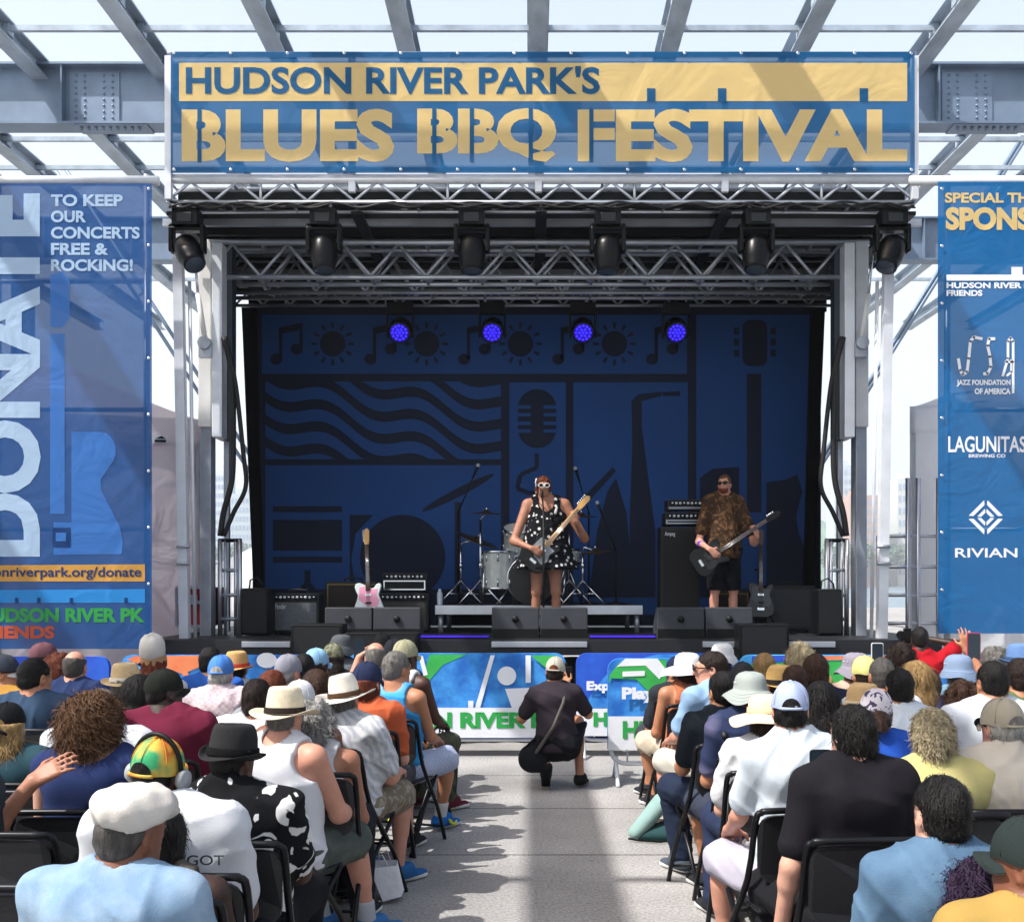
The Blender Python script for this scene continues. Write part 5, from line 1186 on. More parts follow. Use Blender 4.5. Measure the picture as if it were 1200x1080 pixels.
    # ---- hat
    if hat: make_hat(root, HM, hat, h, sdd)
    if glasses:
        m = MB(); m.xf = HM; gm = GLOSS if glasses == 'dark' else mat('white_plastic', '#e4e2de', .4)
        for s_ in (-1, 1):
            m.lathe([(.001, .006), (.024, .005), (.027, 0), (.024, -.003)], GLOSS, (s_ * .034, .112, .008), 'Y', 14, 1.1, .85); m.beam((s_ * .06, .108, .014), (s_ * .083, -.01, .008), .006, .008, gm)
            if glasses == 'white':
                m.tube([(s_ * .034 + .029 * math.cos(t * .45), .114, .009 + .024 * math.sin(t * .45)) for t in range(15)], .0045, gm, 6)
        m.beam((-.014, .116, .014), (.014, .116, .014), .005, .007, gm); m.build('sunglasses', root, local=True)
    if chair: place_chair(X - .02 * math.sin(yaw), D0_ + .02, chair, yaw)
    root['_j'] = 0; del root['_j']
    return root, j, HM
def join_mesh(a, b_):
    n1 = len(a.data.vertices); va = np.empty(n1 * 3, np.float32); a.data.vertices.foreach_get('co', va); vb = np.empty(len(b_.data.vertices) * 3, np.float32); b_.data.vertices.foreach_get('co', vb)
    qa = np.empty(len(a.data.polygons) * 4, np.int32); a.data.loops.foreach_get('vertex_index', qa); qb = np.empty(len(b_.data.polygons) * 4, np.int32); b_.data.loops.foreach_get('vertex_index', qb)
    a.data = mesh_np('body', np.concatenate([va, vb]).reshape(-1, 3), np.concatenate([qa, qb + n1]).reshape(-1, 4), list(a.data.materials)); bpy.data.objects.remove(b_)
def make_hat(root, HM, hat, h, sdd):
    k, colr = hat[0], hat[1]; M_ = cloth(colr, *(hat[3] if len(hat) > 3 and hat[3] else ())) if isinstance(colr, str) else colr; c2 = hat[2] if len(hat) > 2 else None
    rx, ry = .083, .110; g = random.Random(sdd)
    if k in ('fedora', 'straw', 'sun') and c2 != 'x': SM = mat('straw_' + colr, colr, .75, 0, .12, 30, .5, 240, .25)
    def lump(p, a, r, amp=.0035): return [p[0] * (1 + amp * 8 * math.sin(3 * a + p[2] * 40 + sdd)), p[1] * (1 + amp * 8 * math.sin(2 * a + sdd)), p[2] + amp * math.sin(5 * a + sdd * 2)]
    X = HM @ Matrix.Translation((0, -.012, 0))
    if k in ('cap', 'bandana'):
        m = MB(); m.xf = X; pr = [(1.03, .012), (1.035, .02)] + [(1.04 * math.cos(t) ** .8, .02 + .112 * math.sin(t)) for t in np.linspace(.05, 1.5, 12)] + [(0, .134)]
        m.lathe([(r * rx, z) for r, z in pr], M_, n=32, sx=1, sy=ry / rx, fn=lump)
        if k == 'cap':
            m.lathe([(0, .141), (.008, .138), (.009, .132)], M_, n=8)
            for q in range(6): a = q * math.pi / 3 + .5; m.tube([(rx * 1.045 * math.cos(t) ** .8 * math.cos(a), ry * 1.045 * math.cos(t) ** .8 * math.sin(a), .021 + .113 * math.sin(t)) for t in np.linspace(.05, 1.5, 9)], .0016, M_, 4)
        m.build('cap' if k == 'cap' else 'bandana', root, local=True); cap = root.children[-1]
        if k == 'cap':
            BM = cloth(c2) if c2 else M_
            m = MB(); m.xf = X if not (len(hat) > 4 and hat[4] == 'back') else X @ Matrix.Rotation(math.pi, 4, 'Z')
            m.grid(lambda u, v: ((u - .5) * .165 * (1 - .25 * v * v), .085 + .085 * v * math.sqrt(max(0, 1 - (2 * u - 1) ** 2 * .75)) - .045 * (2 * u - 1) ** 2 * (1 - .3 * v), .02 - .012 * v - .035 * (2 * u - 1) ** 2), 14, 6, BM)
            m.grid(lambda u, v: ((u - .5) * .165 * (1 - .25 * v * v), .085 + .085 * v * math.sqrt(max(0, 1 - (2 * u - 1) ** 2 * .75)) - .045 * (2 * u - 1) ** 2 * (1 - .3 * v), .016 - .012 * v - .035 * (2 * u - 1) ** 2), 14, 6, BM)
            o = m.build('cap_visor', root, local=True); o.parent = cap
            # strap opening at the back shows the hair as a dark arch
            if len(hat) > 5 and hat[5]:
                m = MB(); m.xf = X; vs = [(0, 0)] + [(math.cos(t), math.sin(t)) for t in np.linspace(0, math.pi, 14)]
                m.add([((rx * 1.10) * math.sin(x * .5) * (1 - z * .03), -(ry * 1.10) * math.cos(x * .5) * (1 - z * .05), .016 + z * .05) for x, z in vs], [(0, i + 1, i) for i in range(1, 14)], hairm(hat[5])); o = m.build('strap_opening', root, local=True); o.parent = cap
                m = MB(); m.xf = X; m.tube([((rx * 1.11) * math.sin(x), -(ry * 1.11) * math.cos(x), .018) for x in np.linspace(-.55, .55, 9)], .007, M_, 6); o = m.build('strap', root, local=True); o.parent = cap
    elif k in ('fedora', 'straw'):
        brim = hat[4] if len(hat) > 4 else (.16 if k == 'straw' else .135); hc = .125 if k == 'straw' else .115; m = MB(); m.xf = X
        def fe(p, a, r):
            z = p[2]; cy = math.cos(a) ** 2
            if z > .1: f = (z - .1) / (hc - .075); p = [p[0] * (1 - .25 * max(0, f) * (1 if math.sin(a) > 0 else .4)), p[1], z - .022 * (1 - abs(math.cos(a))) * 0 - (.03 * (1 - min(1, r / .075)) if r < .075 else 0)]
            if r > .1: u = (r - .1) / (brim - .1); p = [p[0], p[1], p[2] + .028 * u * u * cy - .012 * u * abs(math.sin(a)) + .004 * math.sin(3 * a + sdd)]
            return p
        pr = [(.098, .018)] + [(.094 - .010 * t, .02 + (hc - .01) * t) for t in np.linspace(0, 1, 7)] + [(.08, hc + .022), (.07, hc + .03), (.05, hc + .032), (.025, hc + .03), (0, hc + .03)]
        m.lathe(pr, SM, n=40, sy=1.2, fn=fe)
        m.lathe([(.095, .012)] + [(r, .014) for r in np.linspace(.102, brim, 7)] + [(brim + .002, .011)] + [(r, .009) for r in np.linspace(brim, .096, 5)], SM, n=40, sy=1.16, fn=fe)
        hb = m.build('hat', root, local=True); m = MB(); m.xf = X; bm_ = cloth(c2 or '#1c1a1a'); m.lathe([(.1, .02), (.1, .022), (.0985, .048), (.096, .05)], bm_, n=36, sy=1.2); m.tube([(.09, -.03, .03), (.1, -.03, .045)], .01, bm_, 6); o = m.build('hat_band', root, local=True); o.parent = hb
    elif k in ('bucket', 'sun'):
        br = hat[4] if len(hat) > 4 else (.15 if k == 'bucket' else .19); dr = .05 if k == 'bucket' else .045; MM = M_ if k == 'bucket' else SM; m = MB(); m.xf = X
        def fb(p, a, r):
            if r > .105: u = (r - .1) / (br - .1); return [p[0], p[1], p[2] + u * (.014 * math.sin(3 * a + sdd) + .008 * math.sin(5 * a + 2 * sdd))]
            return lump(p, a, r, .002)
        m.lathe([(br + .001, .018 - dr), (br, .021 - dr)] + [(.1 + (br - .1) * t, .024 - dr * t ** 1.2) for t in np.linspace(.85, 0, 7)] + [(.097, .034), (.094, .06), (.09, .085), (.082, .105), (.066, .12), (.04, .128), (0, .13)], MM, n=44, sy=1.18, fn=fb)
        m.lathe([(br, .016 - dr)] + [(.098 + (br - .1) * t, .018 - dr * t ** 1.2) for t in np.linspace(.85, 0, 6)], MM, n=44, sy=1.18, fn=fb)
        hb = m.build('hat', root, local=True)
        if k == 'bucket':
            m = MB(); m.xf = X
            for s_ in (-1, 1):
                for q in (-.02, .02): m.lathe([(0, -.004), (.005, -.003), (.006, 0)], CHROME, (s_ * .093, q, .065), 'X', 8)
            for t in (.35, .6, .85): m.tube([((.1 + (br - .1) * t) * math.cos(a) , (.1 + (br - .1) * t) * 1.18 * math.sin(a), .0255 - dr * t ** 1.2 + ((.1 + (br - .1) * t) - .1) / (br - .1) * (.014 * math.sin(3 * a + sdd) + .008 * math.sin(5 * a + 2 * sdd))) for a in np.linspace(0, 6.283, 45)], .0012, MM, 4, False)
            o = m.build('stitching', root, local=True); o.parent = hb
        if c2:
            m = MB(); m.xf = X; bm_ = cloth(c2); m.lathe([(.1005, .026), (.101, .03), (.0985, .056), (.096, .058)], bm_, n=36, sy=1.19)
            m.lathe([(0, -.02), (.03, -.012), (.034, 0), (.03, .012), (0, .02)], bm_, (.03, -.12, .04), 'X', 10); m.add([(.02, -.122, .04), (.05, -.124, .035), (.06, -.15, -.09), (.025, -.15, -.1)], [(0, 1, 2, 3)], bm_); o = m.build('hat_band', root, local=True); o.parent = hb
    elif k == 'beanie':
        m = MB(); m.xf = X; m.lathe([(rx * 1.05, -.005), (rx * 1.08, .0), (rx * 1.08, .03), (rx * 1.04, .034)] + [(rx * 1.06 * math.cos(t) ** .85, .034 + .108 * math.sin(t)) for t in np.linspace(.05, 1.5, 10)] + [(0, .143)], M_, n=30, sy=ry / rx, fn=lump); m.build('knit_cap', root, local=True)
    elif k == 'wrap':
        m = MB(); m.xf = X @ Matrix.Rotation(.35, 4, 'X'); m.lathe([(rx * 1.02, -.02), (rx * 1.1, .0), (rx * 1.12, .05), (rx * 1.04, .09)], cloth('#c9a27a', 'stripe', '#b48a60', 30), n=30, sy=1.2, fn=lump)
        m.build('headwrap', root, local=True); m = MB(); m.xf = X @ Matrix.Rotation(.35, 4, 'X'); m.lathe([(rx * 1.03, .085), (rx * 1.12, .1), (rx * 1.1, .16), (rx * .95, .205), (rx * .6, .235), (0, .245)], M_, n=30, sy=1.2, fn=lump); m.build('knit_cap', root, local=True)
    elif k == 'flat':
        V_ = Vol(np.array(HM.translation) - .2, np.array(HM.translation) + .22, max(.005, h * .6)); hs_ = HM.to_scale()[0]; R3 = np.array([[HM[r][c] / hs_ for c in range(3)] for r in range(3)], np.float32)
        e = lambda c, r, kk=.02, op='+': V_.ell(tuple(HM @ Vector(c)), tuple(q * hs_ for q in r), kk, op, R3)
        e((0, -.005, .075), (.102, .132, .060), .03); e((0, -.02, .055), (.086, .113, .055), .02); e((0, .09, .05), (.07, .06, .02), .02); V_.noise(.004, 55, sdd); V_.noise(.003, 120, sdd + 1)
        e((0, -.018, -.02), (.085, .108, .062), 0, '-'); fin('flat_cap', V_, [M_], root)
# ---------------------------------------------------------------- the audience: left block, front of the picture to the stage
CH = 'chair under the '
def au(px, py, D, label, **k):
    if k.get('pose', 'sit') == 'sit' and 'chair' not in k: k['chair'] = CH + label
    if k.get('chair') == '': k['chair'] = None
    return person(px, py, D, label, **k)
au(140, 912, 2.8, 'person in faded pale blue tee and white flat cap', hs=.9, skin_='brown', hair=('buzz', 'salt'), hat=('flat', '#d3cec6'), top=('tee', '#7f9cb8', 'soft', '#98b0c6', 9.), bot=('long', '#2d3440'), hd=(-.35, -.05, .12), w=1.02, lean=.05, yaw=-.1, side=.12)
au(188, 944, 3.2, 'person with short black hair in taupe tank top', skin_='deep', hair=('medium', 'black'), top=('tank', '#5a524c'), bot=('long', '#22242a'), hd=(-.2, 0, 0), w=.9, side=-.02)
r17 = au(190, 862, 3.45, 'person in orange green cap with headphones and white tee', skin_='dark', hair=('buzz', 'black'), hat=('cap', '#d98a3c', None, ('multi', ['#2f8f5f', '#43a06a', '#d9b24f', '#d97a35', '#d9a23f', '#2f8f5f'], 9.), None, 'black'), top=('tee', '#d4d6dc'), bot=('long', '#2a2d33'), hd=(-.25, .05, .1), w=1.15, side=-.16)
m = MB(); m.xf = r17[2]; m.tube([(.098 * math.cos(t), -.015 - .01 * math.sin(t), .02 + .128 * math.sin(t)) for t in np.linspace(-.1, 3.24, 20)], .009, BLK, 8)
for s_ in (-1, 1): m.lathe([(0, -.016), (.03, -.016), (.04, 0), (.036, .014), (0, .016)], mat('headphone_grey', '#8b8d90', .4), (s_ * .103, -.008, -.01), 'X', 18)
m.build('headphones', r17[0], local=True)
m = MB(); jj = r17[1]; m.text('PEUGOT', -.05, .15, jj['che'][2] + .02, jj['che'][2] + .05, jj['che'][1] - .150, mat('print_grey', '#3a3d44', .8), .01); m.build('lettering', r17[0], local=True)
hpx = lambda px, D: PX(px, D)
# raised arm at the left edge
X0 = PX(-75, 3.85)
au(-75, 830, 3.85, 'person at the left edge raising an open hand', X0=X0, skin_='olive', hair=('medium', 'dark'), top=('tee', '#3a3f48'), bot=('long', '#2c2f36'),
   J={'elR': (PX(-22, 3.95) - X0, .14, PZ(985, 3.95)), 'wrR': (PX(24, 3.95) - X0, .2, PZ(921, 3.95))}, fine={'R': ((.8, .25, .5), (-.3, .5, -.8), .25)}, chair='')
au(272, 842, 3.85, 'person in black fedora and black shirt with white brush marks', skin_='dark', hair=('buzz', 'black'), hat=('fedora', '#1d1d1f', '#0d0d0e', None, .125), top=('camp', '#141519', 'blotch', '#e5e4e2', 10.), bot=('long', '#15161a'), hd=(-.35, -.1, .05), w=1.15, arms=('lap', 'knee'))
au(106, 806, 4.35, 'person with big curly light brown hair in navy tee', hs=.8, skin_='fair', hair=('big', 'lbrown'), top=('scoop', '#27345f'), bot=('long', '#2b2f3a'), hd=(-.2, 0, 0), arms=('lap', 'knee'))
au(6, 822, 4.9, 'person with long blond hair under a black cap at the left edge', skin_='fair', hair=('long', 'blond', .7), hat=('cap', '#191a1d', None, None, 'back', 'blond'), top=('tee', '#2d4a55'), bot=('long', '#23262d'))
au(330, 800, 4.85, 'person in white tank top and wide cream straw hat', skin_='pink', hair=('ring', 'grey'), hat=('straw', '#d8cbb0', '#2a2320', None, .168), top=('tank', '#dcdde3'), bot=('shorts', '#4d5450', 'soft', '#5d6560', 14.), yaw=-.45, hd=(.1, -.05, .0), w=1.2, arms=('lap', 'knee'), sock='#b9bcc2', shoes='#3f79b5', lean=.06)
au(368, 816, 5.15, 'person with fluffy pale grey hair beside the cream straw hat', skin_='olive', hair=('curly', 'lgrey'), top=('tank', '#c8c9cc'), bot=('long', '#20232c'), hd=(-.4, 0, 0), w=.95)
au(350, 796, 5.5, 'person in white tank top and white cap with brown arms', skin_='brown', hair=('short', 'dark'), hat=('cap', '#d7d8db', None, None, None, 'dark'), top=('tank', '#d6d9df'), bot=('long', '#24262c'), yaw=-.1)
au(192, 783, 5.5, 'person in maroon tee and black cap turned right', skin_='deep', hair=('buzz', 'black'), hat=('cap', '#20241f', None, None, None, None), top=('tee', '#6a1f38'), bot=('long', '#20222a'), w=1.2, hd=(-.75, 0, 0))
au(118, 806, 5.3, 'broad person in white tee hidden behind the big curls', skin_='pink', hair=('short', 'grey'), top=('tee', '#cfd3dc'), bot=('shorts', '#565a5e'), w=1.25, zf=0)
au(402, 786, 5.9, 'person in white patterned tee and white straw hat', skin_='pink', hair=('short', 'grey'), hat=('straw', '#e0dacd', '#4a3526', None, .19), top=('tee', '#d7d8da', 'slub', '#b9bcc2', 9.), bot=('shorts', '#857b69', 'blotch', '#a59c8c', 18.), yaw=-.4, hd=(.15, .05, -.12), w=1.2, shoes='#2f6aa5', arms=('lap', 'knee'))
au(430, 775, 6.55, 'person in orange tee and navy cap with a black bag strap', skin_='fair', hair=('medium', 'red'), hat=('cap', '#272f4c', None, None, None, None), top=('tee', '#c65f3c'), bot=('shorts', '#4a4d52'), yaw=-.1, hd=(-.3, 0, 0), w=.9)
au(464, 762, 7.1, 'person with grey hair in blue and white tank top', skin_='tan', hair=('short', 'grey'), top=('tank', '#2f8fd0', 'multi', ['#2a3f78', '#2f8fd0', '#3f9bd8', '#dfe3ea'], 2.2), bot=('shorts', '#a9b4d2', 'check', '#bcc5dd', 60.), yaw=-.3, hd=(-.35, -.05, 0), w=.92, shoes='#1f6fc4', sole='#dfe0d8', sock='#d9d9d6', arms=('lap', 'knee'), fine={'R': ((-.2, .9, -.35), (0, -.2, -1), .5)})
au(474, 749, 7.85, 'person in white tank top and khaki cap with camouflage trousers', skin_='dark', hair=('short', 'black'), hat=('cap', '#a3a184'), top=('tank', '#d9dadd'), bot=('long', '#4a4a3c', 'multi', ['#2b2d26', '#4d5040', '#5d5a48', '#36382f'], 12.), yaw=-.38, hd=(-.2, 0, 0), shoes='#6d2638', w=.9, arms=('lap', 'knee'))
au(440, 751, 8.0, 'balding grey person holding up a phone', skin_='pink', hair=('ring', 'grey'), top=('tee', '#3a4c6a'), bot=('long', '#2c2f35'), arms=('phone', 'lap'), w=1.1)
au(448, 741, 9.2, 'person in a black cap behind the raised phone', skin_='brown', hair=('short', 'black'), hat=('cap', '#15161a'), top=('tee', '#24262c'), bot=('long', '#24262c'))
au(461, 748, 8.7, 'person in a dark charcoal cap beside the khaki cap', skin_='tan', hair=('short', 'dark'), hat=('cap', '#24262c'), top=('tee', '#31405e'), bot=('long', '#24262c'))
au(400, 741, 9.3, 'person in grey bucket hat nearest the stage on the left', skin_='tan', hair=('short', 'grey'), hat=('bucket', '#55585c', None, None, .13), top=('tee', '#5a5f66'), bot=('long', '#24262c'))
au(390, 753, 8.5, 'person with long dark hair in a green camouflage cap', skin_='tan', hair=('long', 'dark', .6), hat=('cap', '#63664f', None, ('multi', ['#3d4033', '#6b6d58', '#8a8a72', '#4d5040'], 26.)), top=('tee', '#2d3038'), bot=('long', '#24262c'))
au(371, 759, 8.0, 'person in light blue cap with dark hair', skin_='tan', hair=('medium', 'dark'), hat=('cap', '#93c0e2', None, None, None, None), top=('tee', '#4a3a3c'), bot=('long', '#24262c'), hd=(-.5, 0, 0))
au(338, 766, 7.5, 'person with grey hair in grey and navy cap', skin_='pink', hair=('short', 'lgrey'), hat=('cap', '#8f8f9a', '#25283a', None, None, None), top=('tee', '#6e7686'), bot=('long', '#24262c'), hd=(-.5, 0, 0))
au(355, 766, 7.7, 'person with black hair beside the light blue cap', skin_='tan', hair=('medium', 'black'), top=('tee', '#3d2a2c'), bot=('long', '#24262c'))
au(318, 785, 6.5, 'person with reddish brown hair left of the white cap', skin_='fair', hair=('medium', 'red'), top=('tee', '#8d8f96'), bot=('long', '#24262c'))
au(300, 795, 5.9, 'person with dark hair in white tee beside the cream straw hat', skin_='tan', hair=('medium', 'dark'), top=('tee', '#d2d3d6'), bot=('long', '#24262c'))
au(370, 784, 6.3, 'person with brown hair between the two white hats', skin_='fair', hair=('medium', 'brown'), top=('tee', '#45506a'), bot=('long', '#24262c'))
au(247, 757, 8.2, 'person with short black hair in bright blue tee', skin_='tan', hair=('short', 'black'), top=('tee', '#2f62b8'), bot=('long', '#24262c'), hd=(-.3, 0, 0))
au(258, 767, 7.2, 'person with white hair, blue cap and pink checked shirt', skin_='pink', hair=('short', 'white'), hat=('cap', '#4b82cc', None, None, None, 'white'), top=('polo', '#d8c6c8', 'check', '#c3b1b8', 45.), bot=('long', '#6a6658'), w=1.15)
au(277, 760, 8.4, 'person in tan fedora with a red band', skin_='tan', hair=('short', 'dark'), hat=('fedora', '#c59a63', '#b0402c', None, .135), top=('tee', '#cfd5e2'), bot=('long', '#24262c'))
au(180, 741, 7.9, 'person with long brown braids under a tall tan and white headwrap', skin_='dark', hair=('braids', 'red', 1.), hat=('wrap', '#dcd8cf'), top=('tee', '#d4d5d8'), bot=('long', '#24262c'))
au(146, 773, 7.0, 'person with grey hair in tan fedora and striped top', skin_='fair', hair=('bob', 'grey'), hat=('fedora', '#cdb287', '#e0d8c4', None, .15), top=('tee', '#1b1c20', 'stripe', '#c9c9c8', 26.), bot=('long', '#24262c'))
au(163, 790, 6.3, 'person with long straight black hair before the black cap', skin_='brown', hair=('long', 'black', 1.), top=('tank', '#3b3836', 'blotch', '#c9b8a4', 20.), bot=('long', '#24262c'), hd=(-.2, 0, 0))
au(40, 770, 6.6, 'broad person with short dark hair in slate blue tee', skin_='tan', hair=('short', 'black'), top=('tee', '#33475f'), bot=('long', '#24262c'), w=1.25, hd=(-.45, 0, 0))
au(87, 761, 7.6, 'balding person with grey hair in navy tee', skin_='pink', hair=('ring', 'salt'), top=('tee', '#26345a'), bot=('long', '#24262c'), w=1.1)
au(69, 762, 8.2, 'person with curly red hair in white tee', skin_='fair', hair=('curly', 'red'), top=('tee', '#d7d9de'), bot=('long', '#24262c'))
au(51, 752, 8.9, 'person in dusty maroon cap at the far left', skin_='tan', hair=('short', 'dark'), hat=('cap', '#6f4a52', None, None, None, None), top=('tee', '#1f2126'), bot=('long', '#24262c'), hd=(-.9, 0, 0))
au(2, 766, 7.4, 'person with white visor cap and mustard tee at the left edge', skin_='tan', hair=('short', 'dark'), hat=('cap', '#3a3f4a', '#d7d7d4'), top=('tee', '#b98a3f'), bot=('long', '#24262c'), glasses='dark', hd=(-1.2, 0, 0))
# ---------------------------------------------------------------- right block
au(795, 768, 8.3, 'person in dark navy cap and charcoal tee nearest the aisle', skin_='tan', hair=('short', 'dark'), hat=('cap', '#222a44'), top=('tee', '#2c3038'), bot=('shorts', '#3a3d44'), hd=(.5, 0, 0), yaw=.15, w=.9)
au(806, 762, 7.9, 'person in wide white sun hat with bare tanned back', skin_='tan', hair=('medium', 'brown'), hat=('bucket', '#e0e0e4', None, None, .19), top=('tank', '#b06a48'), bot=('shorts', '#c6b9a4'), hd=(.25, 0, 0), yaw=.2)
au(836, 762, 7.15, 'person in sunglasses and pale blue shirt looking left', skin_='pink', hair=('short', 'dark'), top=('polo', '#93b4d6'), bot=('shorts', '#c9c4b8'), glasses='dark', hd=(1.0, 0, 0), yaw=.5, arms=('knee', 'knee'), shoes='#cfc4b2', w=1.05, lean=.12)
r4 = au(848, 785, 6.05, 'person with black hair in black printed tee with blue jeans', skin_='tan', hair=('short', 'black'), top=('tee', '#1c232b'), bot=('long', '#222d42'), yaw=.18, hd=(.1, 0, 0), shoes='#4b5560', w=1.0, arms=('knee', 'lap'))
jj = r4[1]; m = MB(); m.text('North', -.06, .1, jj['che'][2] + .05, jj['che'][2] + .085, jj['che'][1] - .155, mat('print_blue', '#6f9cc4', .8), .01); m.build_each('lettering', r4[0], local=True)
au(880, 783, 5.65, 'person in light grey bucket hat with mauve and navy top', skin_='tan', hair=('short', 'dark'), hat=('bucket', '#9fa7a2', None, None, .165), top=('tee', '#4a4f70', 'multi', ['#222c4a', '#2c3656', '#8d86a8', '#9a93b4'], 1.6), bot=('shorts', '#3b4150'), yaw=.1, w=.95)
au(898, 808, 5.2, 'person in cream sun hat with a bow and white shirt', skin_='fair', hair=('medium', 'brown'), hat=('sun', '#dcc6a8', '#d8bf9c', None, .195), top=('tee', '#d8d9dc'), bot=('long', '#2a3450'), yaw=.02, hd=(-.05, -.08, 0), w=.85)
au(847, 751, 9.0, 'person in white bucket hat closest to the stage', skin_='tan', hair=('short', 'dark'), hat=('bucket', '#dedfe2', None, None, .125), top=('tee', '#33373f'), bot=('long', '#24262c'))
au(871, 775, 7.4, 'person in black cap behind the grey bucket hat', skin_='tan', hair=('short', 'black'), hat=('cap', '#17181d'), top=('tee', '#23262d'), bot=('long', '#24262c'))
au(896, 765, 8.0, 'person with wavy blond hair in the right block', skin_='fair', hair=('medium', 'blond'), top=('tee', '#8fa0b4'), bot=('long', '#24262c'))
au(929, 797, 4.4, 'person in light blue cap and white tee, bare legged', skin_='pink', hair=('short', 'black'), hat=('cap', '#a8b4d6', None, None, None, 'black'), top=('tee', '#ced8e0'), bot=('shorts', '#b8b4c2'), yaw=.16, w=.82, arms=('knee', 'lap'), shoes='#2c2e33', hd=(-.35, 0, 0))
au(938, 750, 8.2, 'person with fluffy white hair in grey visor', skin_='pink', hair=('curly', 'pale'), top=('tee', '#c0a468'), bot=('long', '#24262c'))
au(914, 776, 7.2, 'person in yellow straw hat with dark stripes', skin_='tan', hair=('short', 'dark'), hat=('fedora', '#cfa868', '#2a2420', None, .13), top=('tee', '#c7a45e'), bot=('long', '#24262c'))
au(932, 778, 6.8, 'person with spiky dark hair beside the yellow straw hat', skin_='tan', hair=('short', 'brown'), top=('tee', '#566a7e'), bot=('long', '#24262c'))
au(957, 766, 7.0, 'person with tousled brown hair in navy tee', skin_='fair', hair=('medium', 'brown'), top=('tee', '#222b46'), bot=('long', '#24262c'), hd=(-.2, 0, 0))
au(962, 798, 5.5, 'person with long black hair behind the light blue cap', skin_='tan', hair=('long', 'black', 1.1), top=('tank', '#26282f'), bot=('long', '#24262c'))
au(1000, 825, 3.9, 'broad person with black hair in loose black tee', hs=.82, skin_='fair', hair=('medium', 'black'), top=('tee', '#1b191e'), bot=('long', '#1c1c20'), w=.95, hd=(.35, 0, 0), yaw=.05, arms=('down', 'lap'))
au(1028, 808, 5.0, 'person in flowered bandana with brown ponytail and royal blue top', skin_='fair', hair=('pony', 'brown'), hat=('bandana', '#d6d0d6', None, ('blotch', '#4a4560', 28.)), top=('tee', '#2550b0'), bot=('long', '#24262c'), hd=(-.15, 0, 0))
au(1003, 762, 7.8, 'person in mauve grey sun hat', skin_='fair', hair=('medium', 'blond'), hat=('bucket', '#8d8795', None, None, .15), top=('tee', '#c9a896'), bot=('long', '#24262c'), hd=(.4, 0, 0))
au(1014, 768, 7.3, 'person in pale yellow cap holding up a white phone', skin_='tan', hair=('short', 'dark'), hat=('cap', '#d0cc84'), top=('tee', '#c6b98c'), bot=('long', '#24262c'), arms=('lap', 'phone'))
au(1034, 769, 6.7, 'bald person in the right block', skin_='tan', hair=('buzz', 'salt'), top=('tee', '#cfd2d8'), bot=('long', '#24262c'))
au(1012, 797, 6.0, 'person in low tan straw hat before the bald head', skin_='fair', hair=('short', 'brown'), hat=('fedora', '#c9a879', '#d9c9a6', None, .15), top=('tee', '#b9a58c'), bot=('long', '#24262c'))
au(1055, 782, 5.6, 'person with short black hair in white tee beside the bandana', skin_='tan', hair=('short', 'black'), top=('tee', '#ced7e0'), bot=('long', '#24262c'))
au(1056, 750, 8.4, 'person with dark curly hair below the red shirt', skin_='tan', hair=('curly', 'dark'), top=('tee', '#24262c'), bot=('long', '#24262c'))
au(1074, 774, 6.8, 'person with long blond hair in navy tee', skin_='fair', hair=('long', 'blond', .6), top=('tee', '#28335a'), bot=('long', '#24262c'), hd=(.3, 0, 0))
au(1088, 783, 6.9, 'person in pale grey blue tee beside the long blond hair', skin_='olive', hair=('short', 'dark'), top=('tee', '#8ea3b8'), bot=('long', '#24262c'))
au(1094, 824, 4.3, 'person with cropped pale curls in pale yellow tee', skin_='tan', hair=('afro', 'pale'), top=('tee', '#c2b87c'), bot=('long', '#24262c'), w=1.05)
au(1124, 764, 7.4, 'person in blue grey hat raising a pink phone', skin_='tan', hair=('short', 'grey'), hat=('bucket', '#7f92ad', None, None, .13), top=('tee', '#6f90a8'), bot=('long', '#24262c'), J={'elR': (.24, .15, 1.02), 'wrR': (.14, .22, 1.22)}, fine={'R': ((-.1, .05, 1), (0, 1, 0), .5)})
au(1130, 793, 5.8, 'person with brown ringlets beside the black haired white tee', skin_='olive', hair=('curly', 'brown'), top=('tee', '#4d6f7c'), bot=('long', '#24262c'))
au(1164, 773, 5.4, 'person with thick black hair in white tee at the right', skin_='tan', hair=('short', 'black'), top=('tee', '#d3d9e2'), bot=('long', '#24262c'), w=1.15, hd=(.1, 0, 0))
au(1176, 817, 4.35, 'person in beige cap and cream shirt at the right edge', skin_='pink', hair=('short', 'lgrey'), hat=('cap', '#a8a08e', None, None, None, 'grey'), top=('camp', '#cdc3b6'), bot=('long', '#6d675a'), w=1.3, glasses='dark', hd=(.2, 0, 0))
au(1166, 754, 8.0, 'person with grey curly hair behind the pink phone', skin_='tan', hair=('curly', 'grey'), top=('tee', '#6a7280'), bot=('long', '#24262c'))
au(1196, 751, 7.6, 'person in blue fedora at the right edge', skin_='tan', hair=('short', 'dark'), hat=('fedora', '#5e7fae', '#3a4f72', None, .14), top=('tee', '#6a5b4a'), bot=('long', '#24262c'))
au(1196, 770, 6.3, 'person with dark hair in olive tee at the right edge', skin_='tan', hair=('short', 'dark'), top=('tee', '#5c6a48'), bot=('long', '#24262c'))
sw = [o for o in bpy.data.objects if o.get('label', '').startswith('person with grey hair in blue and white')][0]
